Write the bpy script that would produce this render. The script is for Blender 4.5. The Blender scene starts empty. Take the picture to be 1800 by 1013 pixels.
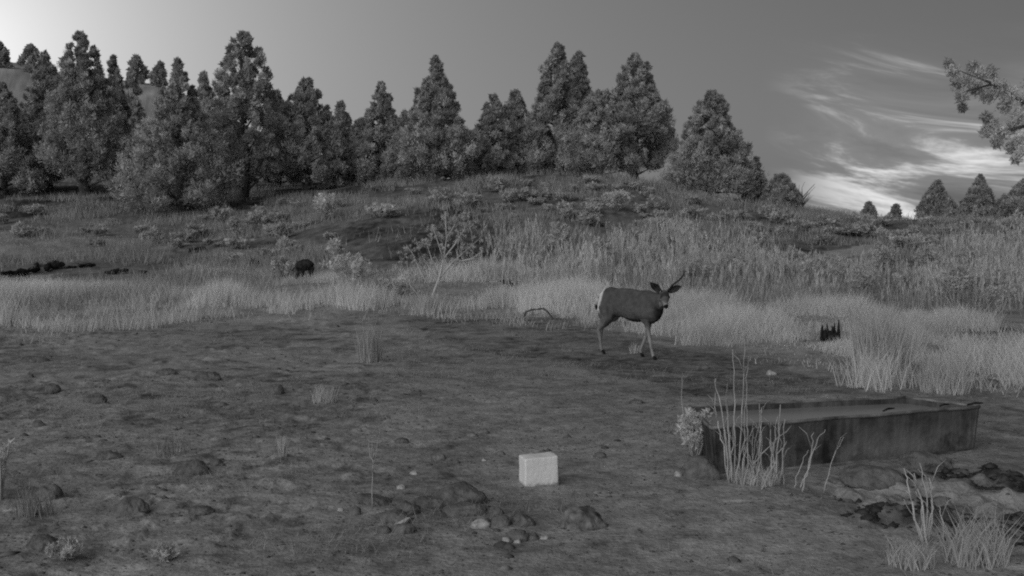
import bpy, bmesh, math, random
import numpy as np
from mathutils import Vector, Matrix, Euler

S = bpy.context.scene
COL = S.collection
R = math.radians

# ------------------------------------------------------------------ camera
F = 1930.0                      # focal length in pixels of the 1800 px wide photograph
CAM_Z = 1.6
PITCH = math.atan(88.5 / F)
cd = bpy.data.cameras.new('camera')
cd.sensor_width = 36.0
cd.lens = 36.0 * F / 1800.0
cd.clip_start = 0.05
cd.clip_end = 3000
cam = bpy.data.objects.new('camera', cd)
COL.objects.link(cam)
cam.location = (0, 0, CAM_Z)
cam.rotation_euler = (math.pi / 2 - PITCH, 0, 0)
S.camera = cam

# ------------------------------------------------------------------ sky, sun, exposure
SUN_AZ = -145.0                 # degrees right of the view axis: soft light from behind the camera's left
SUN_EL = 22.0
GLOW_AZ, GLOW_EL = -27.0, 8.5   # the bright patch of evening sky above the left hill
w = bpy.data.worlds.new('World')
S.world = w
w.use_nodes = True
nt = w.node_tree
for n in list(nt.nodes):
    nt.nodes.remove(n)


def N(t, kind, **kw):
    n = t.nodes.new(kind)
    for k, v in kw.items():
        setattr(n, k, v)
    return n


def L(t, a, b):
    t.links.new(a, b)


def M(t, op, a, b=None, c=None, clamp=False):
    n = N(t, 'ShaderNodeMath', operation=op, use_clamp=clamp)
    for i, v in enumerate((a, b, c)):
        if v is None:
            continue
        if isinstance(v, (int, float)):
            n.inputs[i].default_value = v
        else:
            L(t, v, n.inputs[i])
    return n.outputs[0]


def ramp(t, val, a, b, c=0.0, d=1.0, smooth=True):
    n = N(t, 'ShaderNodeMapRange')
    n.interpolation_type = 'SMOOTHSTEP' if smooth else 'LINEAR'
    L(t, val, n.inputs[0])
    for i, v in zip((1, 2, 3, 4), (a, b, c, d)):
        n.inputs[i].default_value = v
    return n.outputs[0]


sky = N(nt, 'ShaderNodeTexSky', sky_type='NISHITA')
sky.sun_disc = False
sky.sun_elevation = R(SUN_EL)
sky.sun_rotation = R(SUN_AZ)
sky.air_density = 1.0
sky.dust_density = 2.0
sky.ozone_density = 1.0
bw = N(nt, 'ShaderNodeRGBToBW')
L(nt, sky.outputs[0], bw.inputs[0])
tc = N(nt, 'ShaderNodeTexCoord')
sx = N(nt, 'ShaderNodeSeparateXYZ')
L(nt, tc.outputs['Generated'], sx.inputs[0])
azi = M(nt, 'ARCTAN2', sx.outputs[0], sx.outputs[1])
ele = M(nt, 'ARCSINE', sx.outputs[2])
# bright evening glow in thin cloud above the left hill


def direction(az, el):
    return Vector((math.sin(R(az)) * math.cos(R(el)), math.cos(R(az)) * math.cos(R(el)), math.sin(R(el))))


sv = direction(SUN_AZ, SUN_EL)
vd = N(nt, 'ShaderNodeVectorMath', operation='DOT_PRODUCT')
L(nt, tc.outputs['Generated'], vd.inputs[0])
vd.inputs[1].default_value = direction(GLOW_AZ, GLOW_EL)
ang = M(nt, 'ARCCOSINE', vd.outputs['Value'])
g1 = M(nt, 'MULTIPLY', M(nt, 'EXPONENT', M(nt, 'MULTIPLY', ang, -1 / R(7.5))), 8.5)
g2 = M(nt, 'MULTIPLY', M(nt, 'EXPONENT', M(nt, 'MULTIPLY', ang, -1 / R(24.0))), 4.4)
base = M(nt, 'ADD', M(nt, 'MULTIPLY', bw.outputs[0], 0.28), M(nt, 'ADD', g1, g2))
# streaks of cirrus: bands that rise to the left in the western sky
u = M(nt, 'ADD', azi, M(nt, 'MULTIPLY', ele, -0.6))
v = M(nt, 'ADD', ele, M(nt, 'MULTIPLY', azi, 0.22))
cv = N(nt, 'ShaderNodeCombineXYZ')
L(nt, M(nt, 'MULTIPLY', u, 4.0), cv.inputs[0])
L(nt, M(nt, 'MULTIPLY', v, 24.0), cv.inputs[1])
n1 = N(nt, 'ShaderNodeTexNoise')
n1.inputs['Scale'].default_value = 1.3
n1.inputs['Detail'].default_value = 8.0
n1.inputs['Roughness'].default_value = 0.6
n1.inputs['Distortion'].default_value = 0.7
L(nt, cv.outputs[0], n1.inputs['Vector'])
band = ramp(nt, n1.outputs['Fac'], 0.48, 0.68)
veil = ramp(nt, n1.outputs['Fac'], 0.25, 0.65)
# the cloud bank lies low in the sky, widest at the right
low = M(nt, 'MULTIPLY', ramp(nt, ele, R(10.5), R(5.0)), ramp(nt, azi, R(12.5), R(19.0)))
cl = M(nt, 'MULTIPLY', M(nt, 'ADD', M(nt, 'MULTIPLY', band, 7.5), M(nt, 'MULTIPLY', veil, 1.5)), low)
tot = M(nt, 'ADD', base, cl)
bg = N(nt, 'ShaderNodeBackground')
L(nt, tot, bg.inputs['Color'])
bg.inputs['Strength'].default_value = 0.08
wo = N(nt, 'ShaderNodeOutputWorld')
L(nt, bg.outputs[0], wo.inputs[0])

sl = bpy.data.lights.new('sun', 'SUN')
sl.energy = 1.5
sl.angle = R(80)
sl.color = (1, 1, 1)
sun = bpy.data.objects.new('sun', sl)
COL.objects.link(sun)
sun.rotation_euler = (-sv).to_track_quat('-Z', 'Y').to_euler()

S.view_settings.view_transform = 'Standard'
S.view_settings.look = 'None'
S.view_settings.exposure = 0.0
S.view_settings.gamma = 1.0
S.view_settings.use_curve_mapping = False
S.cycles.use_denoising = False
S.cycles.max_bounces = 6
S.cycles.diffuse_bounces = 5
S.cycles.transmission_bounces = 4
S.cycles.filter_width = 2.0

# ------------------------------------------------------------------ helpers
rng = np.random.default_rng(7)
random.seed(7)


def hash2(i, j, s):
    h = np.sin(i * 127.1 + j * 311.7 + s * 74.7) * 43758.5453
    return h - np.floor(h)


def vnoise(x, y, s=0):
    x = np.asarray(x, float); y = np.asarray(y, float)
    i = np.floor(x); j = np.floor(y)
    fx = x - i; fy = y - j
    fx = fx * fx * (3 - 2 * fx); fy = fy * fy * (3 - 2 * fy)
    a = hash2(i, j, s); b = hash2(i + 1, j, s); c = hash2(i, j + 1, s); d = hash2(i + 1, j + 1, s)
    return (a + (b - a) * fx) * (1 - fy) + (c + (d - c) * fx) * fy


def fbm(x, y, s=0, oct=3):
    t = 0; a = 0.5; q = 0
    for k in range(oct):
        t = t + a * vnoise(x, y, s + k * 13); q += a
        x = np.asarray(x) * 2.03 + 5.1; y = np.asarray(y) * 2.03 + 1.7; a *= 0.5
    return t / q


def sstep(x, a, b):
    t = np.clip((np.asarray(x, float) - a) / (b - a), 0, 1)
    return t * t * (3 - 2 * t)


# terrain: columns of (depth in metres, pixel row at which that ground shows)
COLS = {
    -900: [(26, 520), (33, 475), (46, 400), (62, 335), (85, 300), (120, 230), (175, 90), (260, 60), (900, 60)],
    0:    [(22, 549), (33, 480), (46, 400), (60, 338), (85, 310), (120, 225), (175, 116), (230, 118), (900, 200)],
    300:  [(22, 549), (33, 480), (46, 410), (58, 345), (85, 318), (120, 235), (175, 150), (230, 165), (900, 260)],
    460:  [(22, 549), (33, 478), (46, 405), (60, 338), (85, 322), (120, 285), (175, 235), (230, 245), (900, 320)],
    650:  [(22, 548), (31, 470), (42, 385), (58, 326), (85, 322), (120, 315), (175, 300), (230, 320), (900, 350)],
    800:  [(22, 547), (31, 462), (42, 378), (55, 318), (75, 322), (120, 330), (175, 335), (230, 345), (900, 360)],
    980:  [(22, 547), (31, 468), (42, 385), (54, 309), (72, 318), (120, 345), (175, 360), (230, 370), (900, 380)],
    1120: [(22, 548), (31, 473), (42, 395), (53, 317), (72, 330), (120, 360), (175, 370), (230, 380), (900, 390)],
    1250: [(22, 549), (31, 478), (42, 406), (52, 344), (72, 355), (120, 375), (175, 382), (230, 390), (900, 395)],
    1420: [(22, 550), (31, 484), (40, 432), (54, 372), (72, 378), (120, 392), (175, 396), (230, 398), (900, 400)],
    1540: [(22, 552), (31, 486), (40, 434), (55, 384), (72, 388), (120, 396), (175, 400), (230, 402), (900, 404)],
    1800: [(22, 553), (31, 484), (40, 428), (56, 389), (72, 390), (120, 398), (175, 400), (230, 402), (900, 404)],
    2700: [(22, 553), (31, 480), (40, 425), (56, 389), (72, 390), (120, 396), (175, 398), (230, 400), (900, 404)],
}
_px = np.array(sorted(COLS))
_az = np.arctan((_px - 900) / F)
RL = np.exp(np.linspace(math.log(2.0), math.log(900), 260))
tab = []
for p, a in zip(_px, _az):
    Y = [2.0, 8.0, 15.0]; Z = [0, 0, 0.0]
    for (d, py) in COLS[p]:
        Y.append(d); Z.append(CAM_Z + (418 - py) * d / F)
    tab.append(np.interp(np.log(RL), np.log(np.array(Y) / math.cos(a)), Z))
tab = np.array(tab)
AG = np.linspace(_az[0], _az[-1], 200)
T = np.array([np.interp(AG, _az, tab[:, k]) for k in range(len(RL))]).T     # [az, r]


def blur(A, k, axis):
    ker = np.exp(-np.linspace(-2, 2, 2 * k + 1) ** 2); ker /= ker.sum()
    pad = [(0, 0), (0, 0)]; pad[axis] = (k, k)
    B = np.pad(A, pad, mode='edge')
    return np.apply_along_axis(lambda m: np.convolve(m, ker, 'valid'), axis, B)


T = blur(blur(T, 5, 0), 4, 1)


def base_h(x, y):
    x = np.asarray(x, float); y = np.asarray(y, float)
    r = np.hypot(x, y); a = np.arctan2(x, y)
    ia = np.clip((a - AG[0]) / (AG[1] - AG[0]), 0, len(AG) - 1.001)
    ir = np.clip((np.log(np.maximum(r, 2.0)) - math.log(2)) / (math.log(RL[1]) - math.log(RL[0])), 0, len(RL) - 1.001)
    i = ia.astype(int); j = ir.astype(int); fa = ia - i; fr = ir - j
    z = (T[i, j] * (1 - fa) + T[i + 1, j] * fa) * (1 - fr) + (T[i, j + 1] * (1 - fa) + T[i + 1, j + 1] * fa) * fr
    behind = sstep(np.abs(a), 0.9, 1.9)
    zb = np.interp(r, [0, 20, 60, 200, 900], [0, 0, 1.5, 6, 10])
    return z * (1 - behind) + zb * behind


MUD = (2.85, 6.5)               # centre of the churned wet ground beside the trough


def mudf(x, y):
    d = np.hypot((np.asarray(x) - MUD[0]) / 0.95, (np.asarray(y) - MUD[1]) / 1.25)
    return 1 - sstep(d + 0.5 * (fbm(np.asarray(x) * 2, np.asarray(y) * 2, 91) - 0.5), 0.65, 1.1)


def H(x, y):
    """height of the ground"""
    x = np.asarray(x, float); y = np.asarray(y, float)
    r = np.hypot(x, y)
    z = base_h(x, y)
    far = sstep(r, 16, 34)
    z = z + (0.10 + 0.25 * far) * (fbm(x * 0.22, y * 0.22, 3) - 0.5) * sstep(r, 9, 22)
    z = z + far * 0.22 * (fbm(x * 0.8, y * 0.8, 5) - 0.5)
    near = 1 - sstep(r, 20, 40)
    left = sstep(-x, -0.5, 2.0)
    rough = 0.55 + 0.75 * left
    z = z + near * (0.045 * (fbm(x * 1.1, y * 1.1, 21) - 0.5) + rough * (0.020 * (fbm(x * 4.5, y * 4.5, 23, 2) - 0.5) + 0.013 * (fbm(x * 11, y * 11, 29, 2) - 0.5)))
    z = z - near * rough * 0.014 * sstep(vnoise(x * 5.5, y * 5.5, 33), 0.62, 0.85) * sstep(fbm(x * 0.9, y * 0.9, 35), 0.4, 0.6)
    z = z + near * left * 0.02 * sstep(fbm(x * 6.5, y * 6.5, 37, 3), 0.6, 0.72) * sstep(fbm(x * 1.2, y * 1.2, 39), 0.45, 0.6)
    m = mudf(x, y)
    z = z + m * (0.16 * (fbm(x * 5.5, y * 5.5, 41, 3) - 0.62) + 0.05 * (vnoise(x * 14, y * 14, 44) - 0.5))
    # the trough stands on ground levelled flat
    return z


def Hs(x, y):
    return float(H(np.array([x]), np.array([y]))[0])


CP, SP = math.cos(PITCH), math.sin(PITCH)


def proj(x, y, z):
    dz = np.asarray(z) - CAM_Z
    dep = np.asarray(y) * CP - dz * SP
    up = np.asarray(y) * SP + dz * CP
    return 900 + F * np.asarray(x) / dep, 506.5 - F * up / dep, dep


def ray(px, py):
    a = (px - 900) / F; b = (506.5 - py) / F
    return Vector((a, CP + b * SP, -SP + b * CP))


_TS = np.exp(np.linspace(math.log(3.0), math.log(300), 1500))


def at(px, py):
    """the point of the ground that the photograph shows at this pixel"""
    d = ray(px, py)
    X = d.x * _TS; Y = d.y * _TS; Z = CAM_Z + d.z * _TS
    hit = np.nonzero(Z <= H(X, Y))[0]
    k = hit[0] if len(hit) else len(_TS) - 1
    return Vector((X[k], Y[k], Hs(X[k], Y[k])))


def on(px, Y):
    """a point of the ground in that column at depth Y"""
    x = (px - 900) / F * Y
    return Vector((x, Y, Hs(x, Y)))


def mpp(Y):
    return Y / F


# ------------------------------------------------------------------ materials (a black and white picture: every colour is a grey)
def mat(name, lo, hi, scale=3.0, rough=0.9, detail=4.0, bump=0.0, bump_scale=30.0, attr=None, attr_lo=0.7, attr_hi=1.25,
        trans=0.0, spec=0.15, coord='Object', stretch=(1, 1, 1), soft=None):
    m = bpy.data.materials.new(name)
    m.use_nodes = True
    t = m.node_tree
    for n in list(t.nodes):
        t.nodes.remove(n)
    tc = N(t, 'ShaderNodeTexCoord')
    mp = N(t, 'ShaderNodeMapping')
    mp.inputs['Scale'].default_value = stretch
    L(t, tc.outputs[coord], mp.inputs[0])
    nz = N(t, 'ShaderNodeTexNoise')
    nz.inputs['Scale'].default_value = scale
    nz.inputs['Detail'].default_value = detail
    nz.inputs['Roughness'].default_value = 0.6
    L(t, mp.outputs[0], nz.inputs['Vector'])
    val = ramp(t, nz.outputs['Fac'], 0.3, 0.7, lo, hi, smooth=False)
    if attr:
        at_ = N(t, 'ShaderNodeAttribute', attribute_name=attr)
        val = M(t, 'MULTIPLY', val, M(t, 'MULTIPLY_ADD', at_.outputs['Fac'], attr_hi - attr_lo, attr_lo))
    p = N(t, 'ShaderNodeBsdfPrincipled')
    L(t, val, p.inputs['Base Color'])
    p.inputs['Roughness'].default_value = rough
    p.inputs['Specular IOR Level'].default_value = spec
    if bump:
        n2 = N(t, 'ShaderNodeTexNoise')
        n2.inputs['Scale'].default_value = bump_scale
        n2.inputs['Detail'].default_value = 5
        L(t, mp.outputs[0], n2.inputs['Vector'])
        b = N(t, 'ShaderNodeBump')
        b.inputs['Strength'].default_value = bump
        b.inputs['Distance'].default_value = 0.02
        L(t, n2.outputs['Fac'], b.inputs['Height'])
        L(t, b.outputs[0], p.inputs['Normal'])
    if soft == 'puff':              # needles stand out from their twig in every direction: shade them by the puff they make up
        an = N(t, 'ShaderNodeAttribute', attribute_name='nrm')
        vt = N(t, 'ShaderNodeVectorTransform', vector_type='NORMAL', convert_from='OBJECT', convert_to='WORLD')
        L(t, an.outputs['Vector'], vt.inputs[0])
        nn_ = N(t, 'ShaderNodeVectorMath', operation='NORMALIZE')
        L(t, vt.outputs[0], nn_.inputs[0])
        L(t, nn_.outputs[0], p.inputs['Normal'])
    elif soft == 'grass':           # blades curl every way: shade them like the rounded tuft
        ge = N(t, 'ShaderNodeNewGeometry')
        v1 = N(t, 'ShaderNodeVectorMath', operation='SCALE')
        L(t, ge.outputs['Normal'], v1.inputs[0]); v1.inputs['Scale'].default_value = 0.45
        v2 = N(t, 'ShaderNodeVectorMath', operation='ADD')
        L(t, v1.outputs[0], v2.inputs[0]); v2.inputs[1].default_value = (0, 0, 0.75)
        nn_ = N(t, 'ShaderNodeVectorMath', operation='NORMALIZE')
        L(t, v2.outputs[0], nn_.inputs[0])
        L(t, nn_.outputs[0], p.inputs['Normal'])
    o = N(t, 'ShaderNodeOutputMaterial')
    if trans:
        tr = N(t, 'ShaderNodeBsdfTranslucent')
        L(t, val, tr.inputs['Color'])
        mx = N(t, 'ShaderNodeMixShader')
        mx.inputs[0].default_value = trans
        L(t, p.outputs[0], mx.inputs[1]); L(t, tr.outputs[0], mx.inputs[2])
        L(t, mx.outputs[0], o.inputs[0])
    else:
        L(t, p.outputs[0], o.inputs[0])
    return m


M_NEEDLE = mat('juniper_foliage', 0.44, 0.64, scale=0.9, attr='tone', attr_lo=0.5, attr_hi=1.3, trans=0.25)
M_BARK = mat('juniper_bark', 0.07, 0.16, scale=6, bump=0.6, bump_scale=9, stretch=(4, 4, 0.6))
M_PALEBARK = mat('weathered_wood', 0.25, 0.42, scale=6, bump=0.5, bump_scale=12, stretch=(3, 3, 0.6))
M_CHAR = mat('charred_wood', 0.006, 0.06, scale=11, bump=1.0, bump_scale=26, spec=0.1)
M_GRASS = mat('dry_grass', 0.58, 0.8, scale=0.5, attr='tone', attr_lo=0.5, attr_hi=1.5, trans=0.45)
M_SHORT = mat('short_dry_grass', 0.36, 0.54, scale=0.7, attr='tone', attr_lo=0.55, attr_hi=1.3, trans=0.4)
M_WEED = mat('dry_weeds', 0.54, 0.76, scale=0.7, attr='tone', attr_lo=0.45, attr_hi=1.35, trans=0.45)
M_SAGE = mat('sagebrush_foliage', 0.46, 0.68, scale=1.4, attr='tone', attr_lo=0.5, attr_hi=1.35, trans=0.35)
M_BRUSH = mat('rabbitbrush_heads', 0.6, 0.78, scale=2, attr='tone', attr_lo=0.6, attr_hi=1.25, trans=0.35)
M_STEM = mat('pale_stems', 0.45, 0.62, scale=3, attr=None)
M_REED = mat('reed_stalk', 0.28, 0.62, scale=9, stretch=(2, 2, 0.7))
M_DARKROCK = mat('basalt', 0.07, 0.24, scale=11, bump=1.0, bump_scale=32, detail=6)
M_GREYROCK = mat('dusty_rock', 0.1, 0.26, scale=9, bump=1.0, bump_scale=30, detail=6)
M_PALEROCK = mat('pale_stone', 0.2, 0.66, scale=22, bump=0.5, bump_scale=20, detail=5)
M_LICHEN = mat('lichen_rock', 0.05, 0.34, scale=15, bump=0.9, bump_scale=20, detail=6)
M_SALT = mat('pressed_salt', 0.84, 0.94, scale=7, bump=0.25, bump_scale=40, rough=0.7, spec=0.3)
M_CLOD = mat('soil_clods', 0.07, 0.24, scale=3, attr='tone', attr_lo=0.55, attr_hi=1.3, coord='Object')
M_MUD = mat('wet_mud', 0.025, 0.07, scale=5, rough=0.65, bump=0.6, spec=0.3, coord='Object')
M_ANTLER = mat('antler_horn', 0.03, 0.07, scale=10)
M_HOOF = mat('black_hoof', 0.01, 0.02, scale=10, rough=0.5)
M_EYE = mat('eye', 0.004, 0.006, scale=10, rough=0.15, spec=0.5)


# ------------------------------------------------------------------ object helpers
def tag(o, label=None, cat=None, group=None, kind=None):
    if label: o['label'] = label
    if cat: o['category'] = cat
    if group: o['group'] = group
    if kind: o['kind'] = kind
    return o


def empty(name, loc, rz=0.0):
    o = bpy.data.objects.new(name, None)
    o.empty_display_size = 0.2
    COL.objects.link(o)
    o.location = loc
    o.rotation_euler = (0, 0, rz)
    return o


def arr_mesh(name, V, tris, material, tone=None, normals=None, smooth=False):
    me = bpy.data.meshes.new(name)
    V = np.asarray(V, np.float32); tris = np.asarray(tris, np.int32)
    me.vertices.add(len(V)); me.vertices.foreach_set('co', V.ravel())
    me.loops.add(tris.size); me.loops.foreach_set('vertex_index', tris.ravel())
    me.polygons.add(len(tris))
    me.polygons.foreach_set('loop_start', np.arange(0, tris.size, tris.shape[1], dtype=np.int32))
    if smooth:
        me.polygons.foreach_set('use_smooth', np.ones(len(tris), bool))
    me.update(calc_edges=True)
    if tone is not None:
        a = me.attributes.new('tone', 'FLOAT', 'POINT')
        a.data.foreach_set('value', np.asarray(tone, np.float32))
    if normals is not None:
        a = me.attributes.new('nrm', 'FLOAT_VECTOR', 'POINT')
        a.data.foreach_set('vector', np.asarray(normals, np.float32).ravel())
    if material:
        me.materials.append(material)
    return me


def link(name, me, parent=None, loc=None):
    o = bpy.data.objects.new(name, me)
    COL.objects.link(o)
    if parent: o.parent = parent
    if loc is not None: o.location = loc
    return o


class Geo:
    """collects tubes, boxes and leaves as arrays of triangles"""
    def __init__(s):
        s.V = []; s.F = []; s.T = []; s.n = 0

    def add(s, V, F, tone=0.5):
        V = np.asarray(V, float); F = np.asarray(F, int)
        s.V.append(V); s.F.append(F + s.n); s.n += len(V)
        s.T.append(np.full(len(V), tone) if np.isscalar(tone) else np.asarray(tone))

    def tube(s, pts, rad, sides=5, tone=0.5, rough=0.0, seed=0, cap=True):
        pts = [Vector(p) for p in pts]
        n = len(pts); V = []; up = Vector((0.3, 0.2, 1)).normalized()
        rr = random.Random(seed)
        for i, p in enumerate(pts):
            d = (pts[min(i + 1, n - 1)] - pts[max(i - 1, 0)])
            if d.length < 1e-9: d = Vector((0, 0, 1))
            d.normalize()
            if abs(d.dot(up)) > 0.95: up = Vector((1, 0.1, 0)).normalized()
            a = d.cross(up).normalized(); b = d.cross(a)
            for k in range(sides):
                t = 2 * math.pi * k / sides
                q = rad[i] * (1 + rough * (rr.random() - 0.5) * 2)
                V.append(p + (a * math.cos(t) + b * math.sin(t)) * q)
        F_ = []
        for i in range(n - 1):
            for k in range(sides):
                a0 = i * sides + k; a1 = i * sides + (k + 1) % sides
                F_ += [(a0, a1, a1 + sides), (a0, a1 + sides, a0 + sides)]
        if cap:
            V += [pts[0], pts[-1]]
            c0 = n * sides; c1 = c0 + 1
            for k in range(sides):
                F_ += [(c0, (k + 1) % sides, k), (c1, (n - 1) * sides + k, (n - 1) * sides + (k + 1) % sides)]
        s.add([tuple(v) for v in V], F_, tone)

    def mesh(s, name, material, smooth=True):
        return arr_mesh(name, np.concatenate(s.V), np.concatenate(s.F), material, tone=np.concatenate(s.T), smooth=smooth)


def spray(C, Rad, n, length, width, r, up=0.4, flat=1.0, core=0.35, tilt=0.45, out=0.55):
    """n little pointed leaves in every puff (centre C, radius Rad): corner array and outward normals"""
    C = np.repeat(C, n, 0); Rd = np.repeat(Rad, n)[:, None]
    m = len(C)
    d = r.normal(size=(m, 3)); d /= np.linalg.norm(d, axis=1)[:, None]
    rr = (core + (1 - core) * r.random((m, 1)) ** 0.6)
    pos = C + d * Rd * rr * np.array([1, 1, flat])
    nv = d + r.normal(size=(m, 3)) * tilt                  # leaves lie like shingles over the puff, each a little askew
    nv /= np.linalg.norm(nv, axis=1)[:, None]
    ax = np.array([0, 0, up]) + r.normal(size=(m, 3)) * 0.45
    ax = ax - nv * (ax * nv).sum(1)[:, None]
    ax /= np.linalg.norm(ax, axis=1)[:, None] + 1e-9
    ax = ax + d * out
    ax /= np.linalg.norm(ax, axis=1)[:, None]
    side = np.cross(ax, nv); side /= np.linalg.norm(side, axis=1)[:, None] + 1e-9
    ln = length * (0.6 + 0.8 * r.random((m, 1))); wd = width * (0.6 + 0.8 * r.random((m, 1)))
    A = pos - side * wd; B = pos + side * wd; T_ = pos + ax * ln
    V = np.stack([A, B, T_], 1)
    nrm = d * 0.75 + np.array([0, 0, 0.25])
    g = np.cross(B - A, T_ - A)
    sw = (g * nrm).sum(1) < 0
    V[sw] = V[sw][:, [1, 0, 2]]
    return V.reshape(-1, 3), np.repeat(nrm, 3, 0), m


# ------------------------------------------------------------------ ground
fine = np.linspace(R(-36), R(36), 760)
coarse = np.linspace(R(36), R(324), 90)[1:-1]
ang_ = np.concatenate([fine, coarse])
rad_ = np.concatenate([[0.0], np.linspace(0.6, 4.2, 12), np.exp(np.linspace(math.log(4.4), math.log(22), 420)),
                       np.exp(np.linspace(math.log(22.2), math.log(70), 150)), np.exp(np.linspace(math.log(72), math.log(900), 60))])
A_, R_ = np.meshgrid(ang_, rad_[1:], indexing='xy')
GX = R_ * np.sin(A_); GY = R_ * np.cos(A_); GZ = H(GX, GY)
gpx, gpy, gdep = proj(GX, GY, GZ)


def poly_in(px, py, poly):
    px = np.asarray(px); py = np.asarray(py); ins = np.zeros(px.shape, bool)
    n = len(poly)
    for i in range(n):
        x0, y0 = poly[i]; x1, y1 = poly[(i + 1) % n]
        if y0 == y1: continue
        c = ((y0 > py) != (y1 > py)) & (px < (x1 - x0) * (py - y0) / (y1 - y0) + x0)
        ins ^= c
    return ins


def world_poly(pts):
    return [(at(*p).x, at(*p).y) for p in pts]


WP_SLOPE = world_poly([(585, 440), (600, 400), (680, 372), (770, 366), (880, 392), (930, 405), (870, 440), (850, 470), (740, 478), (640, 470)])
WP_PATH = world_poly([(1410, 455), (1440, 443), (1560, 428), (1590, 432), (1530, 446), (1440, 458)])
WP_BARE = world_poly([(700, 570), (820, 552), (1000, 560), (1080, 585), (1180, 610), (1400, 635), (1500, 680), (1450, 700), (1200, 700), (1000, 640), (800, 610)])
WP_PALE = world_poly([(-60, 445), (-60, 412), (120, 405), (180, 418), (330, 420), (330, 442), (160, 455)])


def patch(x, y, poly, soft):
    """1 inside the patch, with an uneven edge"""
    wx = x + soft * 2 * (fbm(x / soft * 0.5, y / soft * 0.5, 61) - 0.5)
    wy = y + soft * 2 * (fbm(x / soft * 0.5, y / soft * 0.5, 67) - 0.5)
    return poly_in(wx, wy, poly).astype(float)


tone = 0.5 + 0.36 * (fbm(GX * 0.5, GY * 0.5, 71) - 0.5)
tone += 0.3 * (fbm(GX * 2.2, GY * 2.2, 73) - 0.5)
tone += 0.36 * (fbm(GX * 6.5, GY * 6.5, 75) - 0.5)
tone += 0.35 * (fbm(GX * 17, GY * 17, 76, 2) - 0.5) * (1 - sstep(R_, 14, 24))
tone -= 0.2 * sstep(fbm(GX * 4.1, GY * 4.1, 78, 3), .55, .68) * (0.35 + 0.65 * sstep(-GX, -1.0, 2.0)) * (1 - sstep(R_, 18, 26))
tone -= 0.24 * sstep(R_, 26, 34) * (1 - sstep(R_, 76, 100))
tone -= 0.16 * .5 * (patch(GX, GY, WP_SLOPE, 2.2) + patch(GX + .5, GY - .7, WP_SLOPE, 3.0))
tone -= 0.17 * patch(GX, GY, WP_BARE, 0.5)
tone += 0.45 * patch(GX, GY, WP_PATH, 0.6)
tone += 0.18 * patch(GX, GY, WP_PALE, 1.2)
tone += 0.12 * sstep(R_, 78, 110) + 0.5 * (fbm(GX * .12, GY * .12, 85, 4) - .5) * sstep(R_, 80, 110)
tone -= 0.37 * mudf(GX, GY) * sstep(fbm(GX * 3.2, GY * 3.2, 77, 3), 0.40, 0.58)
# bright dry bank below the big junipers
bank = at(1184, 321)
bu = (GX - bank.x) * .8 + (GY - bank.y) * .6; bv = -(GX - bank.x) * .6 + (GY - bank.y) * .8
tone += 1.0 * (1 - sstep(np.hypot((GX - bank.x) / 1.7, (GY - bank.y) / 1.6) + .5 * (fbm(GX * 1.5, GY * 1.5, 83) - .5), 0.7, 1.0))
# uneven darker ground in the belt where the hill trees stand
tree_belt = sstep(R_, 50, 56) * (1 - sstep(R_, 70, 85)) * (1 - sstep(GX / GY, 0.05, 0.1))
tone -= 0.22 * tree_belt * sstep(fbm(GX * 0.6, GY * 0.6, 79), 0.2, 0.5)
tone -= 0.25 * patch(GX, GY, world_poly([(1600, 562), (1700, 566), (1830, 590), (1990, 640), (1990, 690), (1830, 645), (1740, 612), (1640, 590)]), .5)
tone = np.clip(tone, 0, 1.5)
na = len(ang_); nr = len(rad_) - 1
V = np.stack([GX, GY, GZ], -1).reshape(-1, 3)
V = np.vstack([V, [[0, 0, Hs(0, 0)]]])
idx = np.arange(nr * na).reshape(nr, na)
a = idx[:-1]; b = np.roll(idx, -1, 1)[:-1]; c = np.roll(idx, -1, 1)[1:]; d = idx[1:]
tri = np.concatenate([np.stack([a, c, b], -1).reshape(-1, 3), np.stack([a, d, c], -1).reshape(-1, 3),
                      np.stack([np.full(na, nr * na), idx[0], np.roll(idx[0], -1)], -1)])
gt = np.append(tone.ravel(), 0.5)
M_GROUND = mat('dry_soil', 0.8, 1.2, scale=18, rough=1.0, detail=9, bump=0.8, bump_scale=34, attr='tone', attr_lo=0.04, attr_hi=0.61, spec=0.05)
# grit, dung and bits of litter too small to model: fine specks of their own colour
t_ = M_GROUND.node_tree
pr_ = [n for n in t_.nodes if n.type == 'BSDF_PRINCIPLED'][0]
tc_ = [n for n in t_.nodes if n.type == 'TEX_COORD'][0]
old_ = pr_.inputs['Base Color'].links[0].from_socket
for sc_, lo_, hi_, gain in ((75, .60, .68, -.42), (130, .63, .70, .42), (38, .60, .70, -.25)):
    n_ = N(t_, 'ShaderNodeTexNoise'); n_.inputs['Scale'].default_value = sc_; n_.inputs['Detail'].default_value = 3; n_.inputs['Roughness'].default_value = .6
    L(t_, tc_.outputs['Object'], n_.inputs['Vector'])
    old_ = M(t_, 'MULTIPLY', old_, M(t_, 'MULTIPLY_ADD', ramp(t_, n_.outputs['Fac'], lo_, hi_), gain, 1.0))
L(t_, old_, pr_.inputs['Base Color'])
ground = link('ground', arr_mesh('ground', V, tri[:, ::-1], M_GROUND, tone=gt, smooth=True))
# make sure the sheet faces up
if ground.data.polygons[1000].normal.z < 0:
    ground.data.flip_normals()
tag(ground, 'grey dry pasture soil rising to the juniper hill', None, None, 'structure')


# ------------------------------------------------------------------ trees
def profile(t, cb):
    return np.minimum(1.0, 0.55 + t / 0.22 * 0.45) * np.clip(1 - t, 0, 1) ** 0.72


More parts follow.
